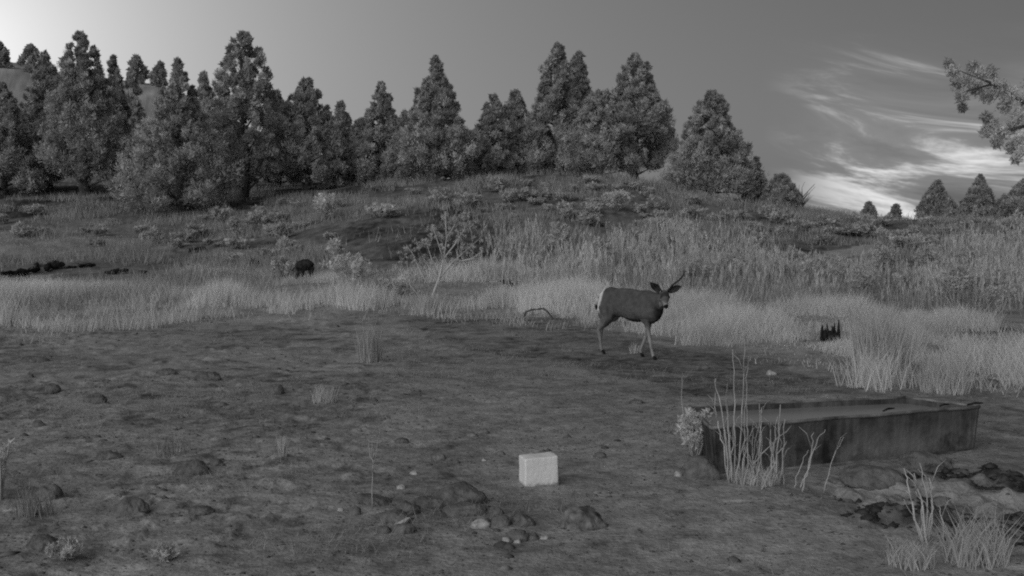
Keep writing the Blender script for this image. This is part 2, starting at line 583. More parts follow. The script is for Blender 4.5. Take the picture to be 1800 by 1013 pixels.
def juniper(label, px, top, Y, half, cb=0.12, lean=0.0, puffs=340, leaves=104, seed=0, spires=0, open_=0.0, wide_at=0.15,
            power=0.75, name='juniper_tree', group='junipers on the hill', fine=1.0, trunk_px=None, ground_y=None):
    r = np.random.default_rng(seed + 100)
    bp = on(px, Y)
    zt = CAM_Z + (418 - top) * Y / F
    Ht = zt - bp.z
    W = half * 1.10 * Y / F
    cb = cb * 0.55
    root = empty(name, bp, r.random() * 0.0)
    tag(root, label, 'tree', group)
    lean_x = lean * Ht
    # ---- limbs and trunk
    g = Geo()
    nseg = 7
    tr = [(lean_x * (k / nseg) ** 1.4 + 0.05 * W * math.sin(k * 2.1 + seed), 0.05 * W * math.cos(k * 1.7 + seed), Ht * 0.97 * k / nseg - (0.15 if k == 0 else 0)) for k in range(nseg + 1)]
    tr0 = 0.028 * Ht + 0.02
    g.tube(tr, [tr0 * (1.35 if k == 0 else (1 - 0.93 * k / nseg)) for k in range(nseg + 1)], 7, rough=0.12, seed=seed)
    C = []; Rd = []
    ncl = max(12, puffs // 7)
    for k in range(ncl):
        t = 1 - (1 - (k + r.random()) / ncl) ** 0.78
        t = min(t, 0.95)
        azm = k * 2.39996 + r.normal() * 0.3
        env = W * min(1.0, 0.74 + t / max(wide_at, 0.02) * 0.26) * (1 - t) ** (power * 0.85 + 0.2) + 0.02 * W
        env *= 0.86 + 0.3 * r.random()
        sz = max(0.36 * env, 0.034 * Ht) * (0.75 + 0.5 * r.random())
        rho = max(env - sz * 0.95, 0.0)
        z0 = Ht * (cb + (1 - cb) * t)
        bx = lean_x * (z0 / Ht) ** 1.4
        c0 = np.array([bx + math.cos(azm) * rho, math.sin(azm) * rho, z0 + (open_ * 0.7 + 0.1 * t) * env])
        st = (bx * .8, 0, max(z0 - env * (.3 + .5 * open_), 0.04 * Ht))
        if k % 2 == 0:
            g.tube([st, tuple(c0)], [0.010 * Ht * (1 - t) + 0.012, 0.008], 4, seed=k)
        npf = 8 if t < .7 else 5
        for q in range(npf):
            dd = r.normal(size=3); dd[2] = abs(dd[2]) * 0.9 - 0.25; dd /= np.linalg.norm(dd)
            dd[:2] += 0.35 * np.array([math.cos(azm), math.sin(azm)])
            C.append(c0 + dd * sz * np.array([.72, .72, .85]) * (0.55 + .5 * r.random()))
            Rd.append(sz * (0.20 + 0.30 * r.random()))
        C.append(c0); Rd.append(sz * .55)
        C.append(c0 + np.array([0, 0, sz * (1.0 + .3 * r.random())])); Rd.append(sz * .27)      # upturned tips
        C.append(c0 + np.array([math.cos(azm) * sz * .3, math.sin(azm) * sz * .3, sz * 1.25])); Rd.append(sz * .17)
    for q in range(14):                                   # the dark heart of the tree
        f = q / 13
        C.append(np.array([lean_x * f, 0, Ht * (cb + (0.8 - cb) * f)]) + r.normal(size=3) * .1 * W * (1 - f)); Rd.append(max(.30 * W * (1 - f) ** .8, .02 * Ht))
    # ---- tip and side spires
    for q in range(12):
        f = q / 11
        C.append(np.array([lean_x * (0.72 + 0.27 * f), 0, Ht * (0.72 + 0.27 * f)]) + r.normal(size=3) * 0.03 * W)
        Rd.append((0.16 - 0.125 * f) * (W * 0.6 + 0.1 * Ht))
    for s_ in range(spires + 2):                          # lesser leaders standing up out of the crown
        azm = r.random() * 6.28
        t0 = 0.35 + 0.35 * r.random()
        en = W * (1 - t0) ** (power * 0.85 + 0.2) * (.45 + .3 * r.random())
        rise = Ht * (0.13 + 0.10 * r.random())
        for q in range(9):
            f = q / 8
            C.append(np.array([lean_x * t0 + math.cos(azm) * en * (1 - .15 * f), math.sin(azm) * en, Ht * (cb + (1 - cb) * t0) + rise * f]) + r.normal(size=3) * 0.02 * W)
            Rd.append((0.17 - 0.13 * f) * (W * 0.6 + 0.1 * Ht))
    C = np.array(C); Rd = np.array(Rd)
    C[:, 2] = np.minimum(C[:, 2], Ht - 0.5 * Rd)
    C[:, 2] = np.maximum(C[:, 2], Rd * 0.5)
    px_m = Y / 1098.0                      # metres per pixel of the render
    ls = max(0.05, 1.25 * px_m) * fine
    V1, n1, m1 = spray(C, Rd, leaves, ls * 2.1, ls * 0.36, r, up=0.9, flat=1.3, core=0.12, tilt=0.6, out=0.8)
    # leaves deeper in, big enough to stop the light
    V2, n2, m2 = spray(C, Rd * 0.6, 8, ls * 3.0, ls * 1.6, r, up=0.2, core=0.1)
    Vv = np.vstack([V1, V2]); nn = np.vstack([n1, n2])
    cen = np.array([0, 0, Ht * 0.4])
    outw = Vv - cen; outw /= np.linalg.norm(outw, axis=1)[:, None] + 1e-6
    nn = nn + outw * 0.35
    nn /= np.linalg.norm(nn, axis=1)[:, None]
    pt = np.clip(0.45 + 0.22 * r.normal(size=len(C)), 0, 1)
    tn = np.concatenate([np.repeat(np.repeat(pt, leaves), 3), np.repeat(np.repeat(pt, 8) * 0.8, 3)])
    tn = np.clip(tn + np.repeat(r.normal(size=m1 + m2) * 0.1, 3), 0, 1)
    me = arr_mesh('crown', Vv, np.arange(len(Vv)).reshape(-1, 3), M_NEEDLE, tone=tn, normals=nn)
    link('trunk', g.mesh('trunk', M_BARK), root)
    link('crown', me, root)
    return root


J = juniper
TREES = [
 # label, px, top, Y, half, kwargs
 ('small round juniper on the far hilltop at the left edge of the photo', 6, 80, 172, 20, dict(puffs=60, leaves=50, wide_at=.4, power=.45)),
 ('small dark juniper on the far hilltop, its top just clearing the left grove', 62, 84, 168, 24, dict(puffs=60, leaves=50)),
 ('small bushy juniper on the far hill crest, left of the two in the gap', 245, 103, 170, 20, dict(puffs=60, leaves=50, wide_at=.3, power=.55)),
 ('small slanting juniper on the far hill crest, right of the two in the gap', 282, 114, 168, 18, dict(puffs=60, leaves=50, wide_at=.35, power=.6, lean=.1)),
 ('dark narrow juniper midway up the far hillside, seen in the gap', 236, 130, 120, 24, dict(puffs=70, leaves=50, power=.4)),
 ('broad dark juniper cut by the left edge of the photo', 8, 150, 60, 80, dict(spires=2)),
 ('blunt juniper between the left edge and the tallest of the left grove', 85, 96, 64, 66, dict(spires=2)),
 ('tall blunt topped juniper, the highest of the left grove, with its trunk in the grass', 150, 62, 60, 84, dict(cb=.17, spires=4, power=.68, puffs=330)),
 ('slender juniper with twin tips on the right side of the left grove', 205, 104, 66, 42, dict(spires=3)),
 ('large juniper with a low skirt touching the grass, standing forward of the left grove', 318, 110, 52, 112, dict(cb=.05, wide_at=.08, puffs=420, power=1.05, spires=3)),
 ('juniper half hidden behind the skirted one, its tip just right of it', 362, 132, 62, 50, dict(spires=2)),
 ('tall juniper with upswept open branches and a bare trunk, highest in the left half', 432, 62, 57, 82, dict(cb=.17, open_=.45, puffs=300, spires=3, power=.6)),
 ('juniper with three pointed tips, right of the upswept one', 542, 143, 59, 72, dict(cb=.13, spires=3, power=.6)),
 ('thin juniper filling the gap between upswept and three tipped trees', 490, 165, 65, 48, dict(spires=2)),
 ('small pointed juniper in the dip of the row', 601, 183, 66, 40, dict()),
 ('low bushy juniper under the dip of the row', 636, 212, 61, 44, dict(spires=2)),
 ('conical juniper with a sharp tip left of the spired one', 672, 150, 61, 56, dict(cb=.1, spires=1)),
 ('low juniper tucked against the left foot of the spired tree', 712, 200, 60, 38, dict(spires=1)),
 ('spired juniper with pale drooping lower boughs and visible trunk at the crest', 768, 104, 56, 74, dict(cb=.16, puffs=330, power=1.0, spires=1, wide_at=.05)),
 ('side leader juniper with rounded shoulder beside the spired one', 736, 160, 57, 34, dict(spires=1)),
 ('low dark juniper in the notch right of the spired tree', 828, 235, 60, 36, dict()),
 ('left of the pair of narrow pointed junipers on the crest', 868, 172, 60, 46, dict(spires=1, power=.6)),
 ('right of the pair of narrow pointed junipers on the crest', 906, 164, 61, 46, dict(spires=1, power=.6)),
 ('tallest juniper of the hilltop clump, left of its centre', 980, 82, 59, 66, dict(cb=.1, puffs=420, power=.6, spires=2)),
 ('juniper second from the left in the hilltop clump, shouldering the tallest', 1016, 97, 61, 50, dict(spires=2, power=.6)),
 ('pale rounded juniper with forked trunk at the front of the hilltop clump', 1058, 165, 55, 74, dict(cb=.16, puffs=330, power=.45, wide_at=.3, spires=1)),
 ('broad dark juniper at the right of the hilltop clump', 1115, 100, 59, 78, dict(cb=.24, puffs=420, power=.6, spires=3, wide_at=.2)),
 ('stand alone conical juniper on the right shoulder of the hill', 1250, 163, 54, 80, dict(cb=.06, puffs=420, power=.7, spires=2, wide_at=.12)),
 ('small juniper hugging the right foot of the stand alone conical tree', 1328, 280, 55, 26, dict(puffs=80)),
 ('small bushy juniper at the right end of the hill, beside the bare tree', 1372, 309, 53, 34, dict(puffs=180, spires=3, power=.5, cb=.04)),
 ('tiny juniper on the right skyline below the clouds, left one', 1526, 358, 60, 14, dict(puffs=90, spires=1, power=1.1, cb=.03, group='junipers on the right skyline')),
 ('tiny juniper on the right skyline below the clouds, right one', 1573, 362, 60, 11, dict(puffs=90, spires=0, power=1.1, cb=.03, group='junipers on the right skyline')),
 ('rounded juniper on the right skyline, left of the last three', 1646, 320, 62, 38, dict(puffs=260, spires=1, power=.95, cb=.04, group='junipers on the right skyline')),
 ('pointed juniper on the right skyline, middle of the last three', 1720, 311, 62, 40, dict(puffs=260, spires=1, power=1.05, cb=.04, group='junipers on the right skyline')),
 ('juniper on the right skyline cut by the right edge of the photo', 1800, 318, 60, 50, dict(puffs=260, spires=2, power=.85, cb=.04, group='junipers on the right skyline')),
]
for i, (lab, px, top, Y, half, kw) in enumerate(TREES):
    kw = dict(kw)
    juniper(lab, px, top, Y, half, seed=i * 7 + 3, **kw)

# two dark fillers seen only as shade behind the row
juniper('dark juniper standing behind the row left of the upswept tree', 400, 215, 68, 62, seed=801)
juniper('dark juniper seen behind the trunk of the spired tree', 762, 190, 66, 52, seed=805)
juniper('dark juniper standing behind the hilltop pair', 945, 200, 66, 50, seed=803)


# near juniper whose bough hangs into the frame from the right
def near_bough():
    Y = 17.0
    bp = on(2230, Y)
    root = empty('juniper_tree', bp)
    tag(root, 'nearby juniper whose ragged bough hangs in at the upper right', 'tree')
    r = np.random.default_rng(55)
    g = Geo()
    g.tube([(0, 0, -.2), (-.1, .1, 1.5), (.05, .0, 3.2), (-.05, .1, 5.2), (0, 0, 6.6)], [.3, .22, .18, .1, .03], 8, rough=.1)

    def P(px, py, dy=0.0):
        d = ray(px, py); t = (Y + dy) / d.y
        p = Vector((0, 0, CAM_Z)) + d * t
        return p - bp
    spots = [(1668, 112, 9), (1676, 126, 13), (1684, 146, 16), (1698, 142, 15), (1690, 172, 12), (1692, 190, 8), (1712, 120, 14), (1726, 132, 17),
             (1716, 158, 15), (1742, 128, 14), (1748, 150, 18), (1736, 172, 14), (1764, 160, 18), (1780, 168, 18), (1766, 188, 16), (1734, 208, 12),
             (1732, 232, 12), (1748, 222, 15), (1760, 236, 15), (1752, 252, 11), (1778, 226, 15), (1790, 206, 18), (1792, 246, 17), (1778, 262, 13),
             (1786, 280, 9), (1800, 268, 14), (1806, 180, 20), (1815, 150, 20), (1822, 215, 22), (1830, 250, 20), (1840, 180, 24), (1850, 285, 20),
             (1860, 220, 26), (1880, 190, 28), (1880, 260, 26), (1910, 230, 30), (1935, 200, 32), (1940, 270, 30), (1975, 235, 34), (2010, 210, 36)]
    C = [np.array(P(a, b, r.normal() * .22)) for a, b, c_ in spots]
    Rd = [c_ * Y / F for a, b, c_ in spots]
    hub = P(2060, 240)
    g.tube([(0, .05, 3.0), hub, P(1900, 215), P(1800, 180), P(1740, 145), P(1680, 122)], [.1, .075, .05, .032, .02, .008], 5)
    g.tube([P(1860, 205), P(1800, 222), P(1760, 232), P(1738, 222)], [.035, .025, .015, .006], 4)
    g.tube([P(1900, 215), P(1840, 250), P(1795, 262)], [.035, .02, .008], 4)
    g.tube([P(1745, 148), P(1700, 160), P(1691, 186)], [.018, .012, .005], 4)
    for k in range(120):                       # the rest of the crown, outside the picture
        t = r.random(); azm = r.random() * 6.28
        rr = 2.0 * (1 - t) ** .6 * (0.5 + .5 * r.random())
        p = np.array([math.cos(azm) * rr * .75, math.sin(azm) * rr, 1.4 + 5.2 * t])
        q = proj(p[0] + bp.x, p[1] + bp.y, p[2] + bp.z)
        if q[0] < 1880: continue
        C.append(p); Rd.append(.28 + .1 * r.random())
    C = np.array(C); Rd = np.array(Rd)
    V1, n1, m1 = spray(C, Rd, 170, .05, .012, r, up=.3, core=.2)
    V2, n2, m2 = spray(C, Rd * .62, 26, .08, .035, r, up=.2, core=.1)
    Vv = np.vstack([V1, V2]); nn = np.vstack([n1, n2]); nn /= np.linalg.norm(nn, axis=1)[:, None]
    pt = np.clip(.75 + .2 * r.normal(size=len(C)), 0, 1.3)
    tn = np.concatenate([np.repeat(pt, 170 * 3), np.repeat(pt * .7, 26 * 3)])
    link('trunk', g.mesh('trunk', M_BARK), root)
    link('crown', arr_mesh('crown', Vv, np.arange(len(Vv)).reshape(-1, 3), M_NEEDLE, tone=tn, normals=nn), root)


near_bough()


# bare little tree on the hill's right end
def bare_tree():
    bp = on(1409, 53)
    root = empty('bare_tree', bp)
    tag(root, 'small leafless tree on the skyline right of the last hill juniper', 'tree')
    g = Geo(); rr = random.Random(4)
    g.tube([(0, 0, -.1), (.02, 0, .4), (-.02, 0, .9)], [.06, .045, .03], 5)
    link('trunk', g.mesh('trunk', M_BARK), root)
    g = Geo()
    for k in range(26):
        a_ = rr.random() * 6.28; z0 = .25 + .65 * rr.random(); ln = .35 + .35 * rr.random()
        p1 = (math.cos(a_) * ln * .5, math.sin(a_) * ln * .5, z0 + ln * .55)
        p2 = (math.cos(a_ + .3) * ln * .85, math.sin(a_) * ln * .8, z0 + ln)
        g.tube([(0, 0, z0), p1, p2], [.02, .013, .006], 3)
    link('branches', g.mesh('branches', M_BARK), root)


bare_tree()


# ------------------------------------------------------------------ grass and weeds nobody could count
def scatter(n, x0, x1, y0, y1):
    """points in the fan the camera looks into, evenly spread over the ground"""
    r = np.sqrt(rng.random(n) * (y1 ** 2 - y0 ** 2) + y0 ** 2)
    a_ = np.arctan((x0 - 900) / F) + rng.random(n) * (np.arctan((x1 - 900) / F) - np.arctan((x0 - 900) / F))
    return r * np.sin(a_), r * np.cos(a_)


def blades(x, y, h, wd, lean, material, name, tones, seg=True, z=None):
    n = len(x)
    z = H(x, y) - 0.01 if z is None else z
    a_ = rng.random(n) * 6.283
    sx_, sy_ = np.cos(a_) * wd, np.sin(a_) * wd
    la = rng.random(n) * 6.283
    lx = np.cos(la) * lean * h; ly = np.sin(la) * lean * h
    P0 = np.stack([x - sx_, y - sy_, z], 1); P1 = np.stack([x + sx_, y + sy_, z], 1)
    P4 = np.stack([x + lx, y + ly, z + h], 1)
    if seg:
        mx = x + lx * .35; my = y + ly * .35; mz = z + h * .55
        P2 = np.stack([mx - sx_ * .7, my - sy_ * .7, mz], 1); P3 = np.stack([mx + sx_ * .7, my + sy_ * .7, mz], 1)
        V = np.stack([P0, P1, P2, P3, P4], 1).reshape(-1, 3)
        b = np.arange(n)[:, None] * 5
        F_ = np.concatenate([b + np.array([[0, 1, 3]]), b + np.array([[0, 3, 2]]), b + np.array([[2, 3, 4]])])
        t = np.repeat(tones, 5)
    else:
        V = np.stack([P0, P1, P4], 1).reshape(-1, 3)
        F_ = np.arange(3 * n).reshape(-1, 3)
        t = np.repeat(tones, 3)
    return arr_mesh(name, V, F_, material, tone=np.clip(t, 0, 1))


def zone(x, y, poly):
    jx = (fbm(x * 1.3, y * 1.3, 191, 2) - .5) * 2.4 + .5 * (rng.random(len(x)) - .5)
    jy = (fbm(x * 1.3, y * 1.3, 197, 2) - .5) * 4.6 + 1.3 * (rng.random(len(x)) - .5)
    return poly_in(x + jx, y + jy, poly)


CLEAR = [(at(1460, 606), .55), (at(1462, 618), .6), (at(534, 500), .9), (at(534, 512), .9), (at(30, 492), 1.1), (at(60, 490), 1.0), (at(100, 486), 1.0), (at(205, 490), .9), (at(152, 482), .8), (at(1480, 630), .5)]


def clear(x, y):
    """1 where the grass has been kept low round stumps and logs"""
    f = np.zeros(len(x))
    for q, rad in CLEAR:
        f = np.maximum(f, 1 - sstep(np.hypot(x - q.x, y - q.y), rad * .7, rad * 1.2))
    return f


def wz(pts):
    return world_poly(pts)


Z_LEFT = wz([(-250, 560), (-250, 492), (0, 492), (120, 488), (280, 478), (420, 482), (560, 478), (680, 492), (760, 500), (770, 545), (700, 540), (560, 535), (420, 545), (300, 560), (180, 575), (60, 568)])
Z_MID = wz([(690, 535), (740, 498), (880, 478), (1060, 500), (1080, 552), (960, 562), (820, 548)])
Z_WEED = wz([(855, 500), (840, 452), (880, 428), (1000, 420), (1200, 424), (1390, 440), (1440, 470), (1600, 462), (1700, 440), (1850, 425), (2050, 430), (2050, 545), (1800, 552), (1640, 540), (1500, 540), (1300, 528), (1100, 520)])
Z_FRINGE = wz([(1040, 560), (1060, 530), (1220, 535), (1400, 545), (1640, 552), (1720, 585), (1830, 640), (1990, 690), (1990, 735), (1850, 720), (1720, 690), (1640, 665), (1520, 670), (1480, 650), (1400, 628), (1280, 612), (1180, 590)])

# tall pale grass, left band and middle
x, y = scatter(330000, -300, 1150, 17, 34)
k = zone(x, y, Z_LEFT) | zone(x, y, Z_MID)
dn = fbm(x * .55, y * .55, 101, 3)
k &= rng.random(len(x)) < (0.05 + 0.62 * sstep(dn, .40, .64))
x, y, dn = x[k], y[k], dn[k]
h = (0.07 + 0.50 * sstep(dn, .38, .7)) * (0.35 + 0.85 * rng.random(len(x))) * (1 - .6 * sstep(np.hypot(x, y), 26.5, 30))
h *= 1 - .6 * clear(x, y)
gr = link('grass', blades(x, y, h, .0045 + .004 * rng.random(len(x)), .4, M_GRASS, 'grass', .6 + .35 * (dn - .5) + .25 * rng.random(len(x))))
tag(gr, 'tall pale dry grass in a band across the left and middle', None, None, 'stuff')
NG = len(x)

# pale fringe below the weeds on the right
x, y = scatter(300000, 980, 2050, 9.5, 26)
k = zone(x, y, Z_FRINGE)
dn = fbm(x * .8, y * .8, 111, 3)
k &= rng.random(len(x)) < (0.10 + 0.75 * sstep(dn, .36, .62))
x, y, dn = x[k], y[k], dn[k]
h = (0.06 + 0.40 * sstep(dn, .34, .7)) * (0.35 + 0.9 * rng.random(len(x)))
h *= 1 - .6 * clear(x, y)
gr = link('grass', blades(x, y, h, .003 + .0025 * rng.random(len(x)), .5, M_GRASS, 'grass', .52 + .35 * (dn - .5) + .3 * rng.random(len(x))))
tag(gr, 'fine pale grass fringe between the weeds and the trough', None, None, 'stuff')

# the bands thin out into the soil in low broken wisps
x, y = scatter(150000, -300, 2050, 9, 24)
dn = fbm(x * 1.6, y * 1.6, 117, 3)
sh = 1.2 + 1.8 * rng.random(len(x))
k = (poly_in(x, y + sh, Z_LEFT) | poly_in(x, y + sh, Z_MID) | poly_in(x - sh * .2, y + sh * .6, Z_FRINGE)) & ~poly_in(x, y, Z_FRINGE)
k &= rng.random(len(x)) < .5 * sstep(dn, .5, .64)
k &= y > 9.5
x, y, dn = x[k], y[k], dn[k]
h = (.04 + .24 * sstep(dn, .52, .72)) * (.3 + .9 * rng.random(len(x)))
gr = link('grass', blades(x, y, h, .0025 + .002 * rng.random(len(x)), .6, M_GRASS, 'grass', .35 + .4 * rng.random(len(x))))
tag(gr, 'low broken wisps of pale grass along the edge of the bare soil', None, None, 'stuff')

# thin grass on the hill
x, y = scatter(260000, -300, 2100, 24, 64)
dn = fbm(x * .45, y * .45, 121, 3)
k = (~zone(x, y, WP_SLOPE) | (rng.random(len(x)) < .12)) & ~zone(x, y, WP_PATH) & (clear(x, y) < .3) & (rng.random(len(x)) < sstep(dn, .48, .60) * .6)
k |= zone(x, y, WP_PALE) & (rng.random(len(x)) < .7)
x, y, dn = x[k], y[k], dn[k]
h = (.08 + .34 * sstep(dn, .46, .68)) * (.4 + .9 * rng.random(len(x)))
gr = link('grass', blades(x, y, h, .009 + .008 * rng.random(len(x)), .4, M_GRASS, 'grass', .0 + .4 * rng.random(len(x)), seg=False))
tag(gr, 'thin dry grass scattered over the hillside', None, None, 'stuff')

# short grazed grass and litter in the foreground
x, y = scatter(200000, -250, 2050, 4.6, 21)
dn = fbm(x * 1.1, y * 1.1, 131, 3)
k = ~zone(x, y, Z_LEFT) & ~zone(x, y, Z_FRINGE) & (mudf(x, y) < .3)
k &= rng.random(len(x)) < (0.04 + .55 * sstep(dn, .5, .72) * (1 - .75 * zone(x, y, WP_BARE)) * .8)
k &= ~((np.abs(x - .95) < .5) & (np.abs(y - 7.2) < .35))
x, y, dn = x[k], y[k], dn[k]
h = (.02 + .055 * sstep(dn, .45, .75)) * (.4 + rng.random(len(x)))
gr = link('grass', blades(x, y, h, .002 + .0016 * rng.random(len(x)), .7, M_SHORT, 'grass', .3 + .4 * rng.random(len(x)), seg=False))
tag(gr, 'short grazed dry grass over the open foreground', None, None, 'stuff')

# flat dry straw lying on the soil
n = 9000
x, y = scatter(n, -250, 2050, 4.6, 16)
z = H(x, y) + .006
a_ = rng.random(n) * 6.283; ln = .03 + .07 * rng.random(n); wd = .002 + .002 * rng.random(n)
dx, dy = np.cos(a_) * ln, np.sin(a_) * ln; sx_, sy_ = -np.sin(a_) * wd, np.cos(a_) * wd
z2 = H(x + dx, y + dy) + .008 + .01 * rng.random(n)
V = np.stack([np.stack([x - sx_, y - sy_, z], 1), np.stack([x + sx_, y + sy_, z], 1), np.stack([x + dx, y + dy, z2], 1)], 1).reshape(-1, 3)
st = link('straw', arr_mesh('straw', V, np.arange(3 * n).reshape(-1, 3), M_SHORT, tone=np.repeat(.4 + .6 * rng.random(n), 3)))
tag(st, 'loose straw lying on the foreground soil', None, None, 'stuff')

# soil clods and droppings
OCT = np.array([(1, 0, 0), (0, 1, 0), (-1, 0, 0), (0, -1, 0), (0, 0, 1), (0, 0, -.4)], float)
OF = np.array([(0, 1, 4), (1, 2, 4), (2, 3, 4), (3, 0, 4), (1, 0, 5), (2, 1, 5), (3, 2, 5), (0, 3, 5)])


def clods(n, x, y, size, material, name, tones):
    z = H(x, y)
    jit = 1 + .45 * (rng.random((n, 6, 1)) - .5) * 2
    V = OCT[None] * jit * size[:, None, None]
    V[:, :, 2] *= .65
    c_, s_ = np.cos(rng.random(n) * 6.28), np.sin(rng.random(n) * 6.28)
    X = V[:, :, 0] * c_[:, None] - V[:, :, 1] * s_[:, None]; Yv = V[:, :, 0] * s_[:, None] + V[:, :, 1] * c_[:, None]
    V[:, :, 0] = X * 1.3 + x[:, None]; V[:, :, 1] = Yv + y[:, None]; V[:, :, 2] += z[:, None]
    F_ = (np.arange(n)[:, None, None] * 6 + OF[None]).reshape(-1, 3)
    return arr_mesh(name, V.reshape(-1, 3), F_, material, tone=np.repeat(tones, 6), smooth=True)


x, y = scatter(22000, -250, 2050, 4.7, 22)
dn = fbm(x * .9, y * .9, 141, 3)
left = sstep(-x / y, -.12, .25)
k = rng.random(len(x)) < (.08 + .8 * sstep(dn, .5, .68)) * (.25 + .75 * left)
x, y = x[k], y[k]
cl_ = link('soil_clods', clods(len(x), x, y, .004 + .03 * rng.random(len(x)) ** 5, M_CLOD, 'soil_clods', rng.random(len(x)) ** 1.5))
tag(cl_, 'small clods and droppings strewn over the foreground soil', None, None, 'stuff')
x, y = scatter(26000, -250, 2050, 4.7, 13)
k = (mudf(x, y) < .3) & ((np.abs(x - .33) > .25) | (np.abs(y - 7.05) > .22))
x, y = x[k], y[k]
cl_ = link('grit', clods(len(x), x, y, .003 + .009 * rng.random(len(x)) ** 3, M_CLOD, 'grit', rng.random(len(x))))
tag(cl_, 'fine grit and crumbs of soil in the foreground', None, None, 'stuff')
x = MUD[0] + 1.3 * rng.normal(size=5000) * .8; y = MUD[1] + 1.3 * rng.normal(size=5000) * .8
k = (mudf(x, y) > .5) & (fbm(x * 3.2, y * 3.2, 77, 3) > .48)
x, y = x[k], y[k]
cl_ = link('mud_clods', clods(len(x), x, y, .008 + .04 * rng.random(len(x)) ** 3, M_MUD, 'mud_clods', rng.random(len(x))))
tag(cl_, 'dark wet clods of churned mud beside the trough', None, None, 'stuff')

# the tall weed stand on the right: upright stems with feathery heads
x, y = scatter(19000, 780, 2150, 18, 46)
dn = fbm(x * .6, y * .6, 151, 3)
k = zone(x, y, Z_WEED) & (rng.random(len(x)) < .06 + .94 * sstep(dn, .40, .60))
x, y, dn = x[k], y[k], dn[k]
n = len(x)
hh = (.35 + .55 * sstep(dn, .38, .7)) * (.4 + .8 * rng.random(n) ** 1.3)
_q = at(1490, 466)
hh *= 1 - .72 * (1 - sstep(np.hypot((x - _q.x) * .9, (y - _q.y) * .5), 1.6, 3.2))
wlean = rng.normal(size=n) * .16; wlean2 = rng.normal(size=n) * .16 * np.interp(np.hypot(x, y), [18, 30, 46], [.95, 1.0, .75])
Vs = []; Ts = []
z = H(x, y)
wt = .2 + .5 * rng.random(n) * (.5 + sstep(dn, .4, .7))
for kk in range(26):                 # leaves and seed heads up each stem
    f = kk / 25
    t = .12 + .88 * f
    hd = (f > .55)
    sp = .006 + (.032 if hd else .022) * rng.random(n)
    a_ = rng.random(n) * 6.283
    lean = (rng.random(n) - .5) * .0
    px_ = x + wlean * hh * t ** 1.5; py_ = y + wlean2 * hh * t ** 1.5
    ln = (.05 + .07 * rng.random(n)) * (1.0 if not hd else .9)
    A = np.stack([px_, py_, z + hh * t - ln * .5], 1)
    B = np.stack([px_ + np.cos(a_) * sp, py_ + np.sin(a_) * sp, z + hh * t + ln * .1], 1)
    Cc = np.stack([px_ + np.cos(a_ + .5) * sp * .8, py_ + np.sin(a_ + .5) * sp * .8, z + hh * t + ln], 1)
    Vs.append(np.stack([A, B, Cc], 1)); Ts.append(np.repeat((wt + (.22 if hd else -.05)), 3).reshape(n, 3))
a_ = rng.random(n) * 6.283; wd = .006
tx = x + wlean * hh; ty = y + wlean2 * hh
for q in range(2):
    b_ = a_ + q * 1.57
    Vs.append(np.stack([np.stack([x - np.cos(b_) * wd, y - np.sin(b_) * wd, z - .02], 1), np.stack([x + np.cos(b_) * wd, y + np.sin(b_) * wd, z - .02], 1),
                        np.stack([tx, ty, z + hh], 1)], 1)); Ts.append(np.repeat(wt + .25, 3).reshape(n, 3))
Vs = np.concatenate(Vs).reshape(-1, 3); Ts = np.concatenate(Ts).ravel()
wd_ = link('weeds', arr_mesh('weeds', Vs, np.arange(len(Vs)).reshape(-1, 3), M_WEED, tone=np.clip(Ts, 0, 1)))
tag(wd_, 'dense stand of tall dry weeds behind the deer', None, None, 'stuff')


# ------------------------------------------------------------------ shrubs
def bush_meshes(seed, h, spread, stems, heads, leaf, mat_leaf, puff=.10, upright=.6, leaves=26, headtone=.7):
    """stems fanning from one foot, with puffs of leaf or seed head along the outer half"""
    r = np.random.default_rng(seed); g = Geo(); C = []; Rd = []
    for k in range(stems):
        a_ = k * 2.4 + r.normal() * .4; o = spread * (.25 + .75 * r.random())
        hh = h * (.6 + .4 * r.random()) * (1 - .25 * (o / spread) ** 2)
        tip = np.array([math.cos(a_) * o, math.sin(a_) * o, hh])
        mid = np.array([math.cos(a_) * o * (1 - upright), math.sin(a_) * o * (1 - upright), hh * .55])
        g.tube([(0, 0, -.03), mid, tip], [.012 * h + .004, .008 * h + .003, .003], 4, seed=k)
        for q in range(heads):
            f = .45 + .55 * (q + r.random()) / heads
            p = mid + (tip - mid) * (f - .3) / .7 if f > .3 else mid * f / .3
            C.append(p + r.normal(size=3) * puff * h * .6); Rd.append(puff * h * (.6 + .8 * r.random()))
    C = np.array(C); Rd = np.array(Rd)
    V1, n1, m1 = spray(C, Rd, leaves, leaf * 1.6, leaf * .5, r, up=.6, core=.15)
    n1 /= np.linalg.norm(n1, axis=1)[:, None]
    tn = np.clip(np.repeat(headtone + .18 * r.normal(size=len(C)), leaves * 3), 0, 1)
    return g.mesh('stems', M_STEM), arr_mesh('foliage', V1, np.arange(len(V1)).reshape(-1, 3), mat_leaf, tone=tn, normals=n1)


def shrub(name, label, px, py, hpx, wpx, seed, group=None, mat_leaf=None, stems=14, heads=5, leaf_px=1.6, cat='shrub', **kw):
    p = at(px, py)
    m_ = p.y / F
    root = empty(name, p)
    tag(root, label, cat, group)
    sm, fm = bush_meshes(seed, hpx * m_, wpx * m_ * .5, stems, heads, leaf_px * p.y / 1098, mat_leaf or M_BRUSH, **kw)
    link('stems', sm, root); link('foliage', fm, root)
    return root


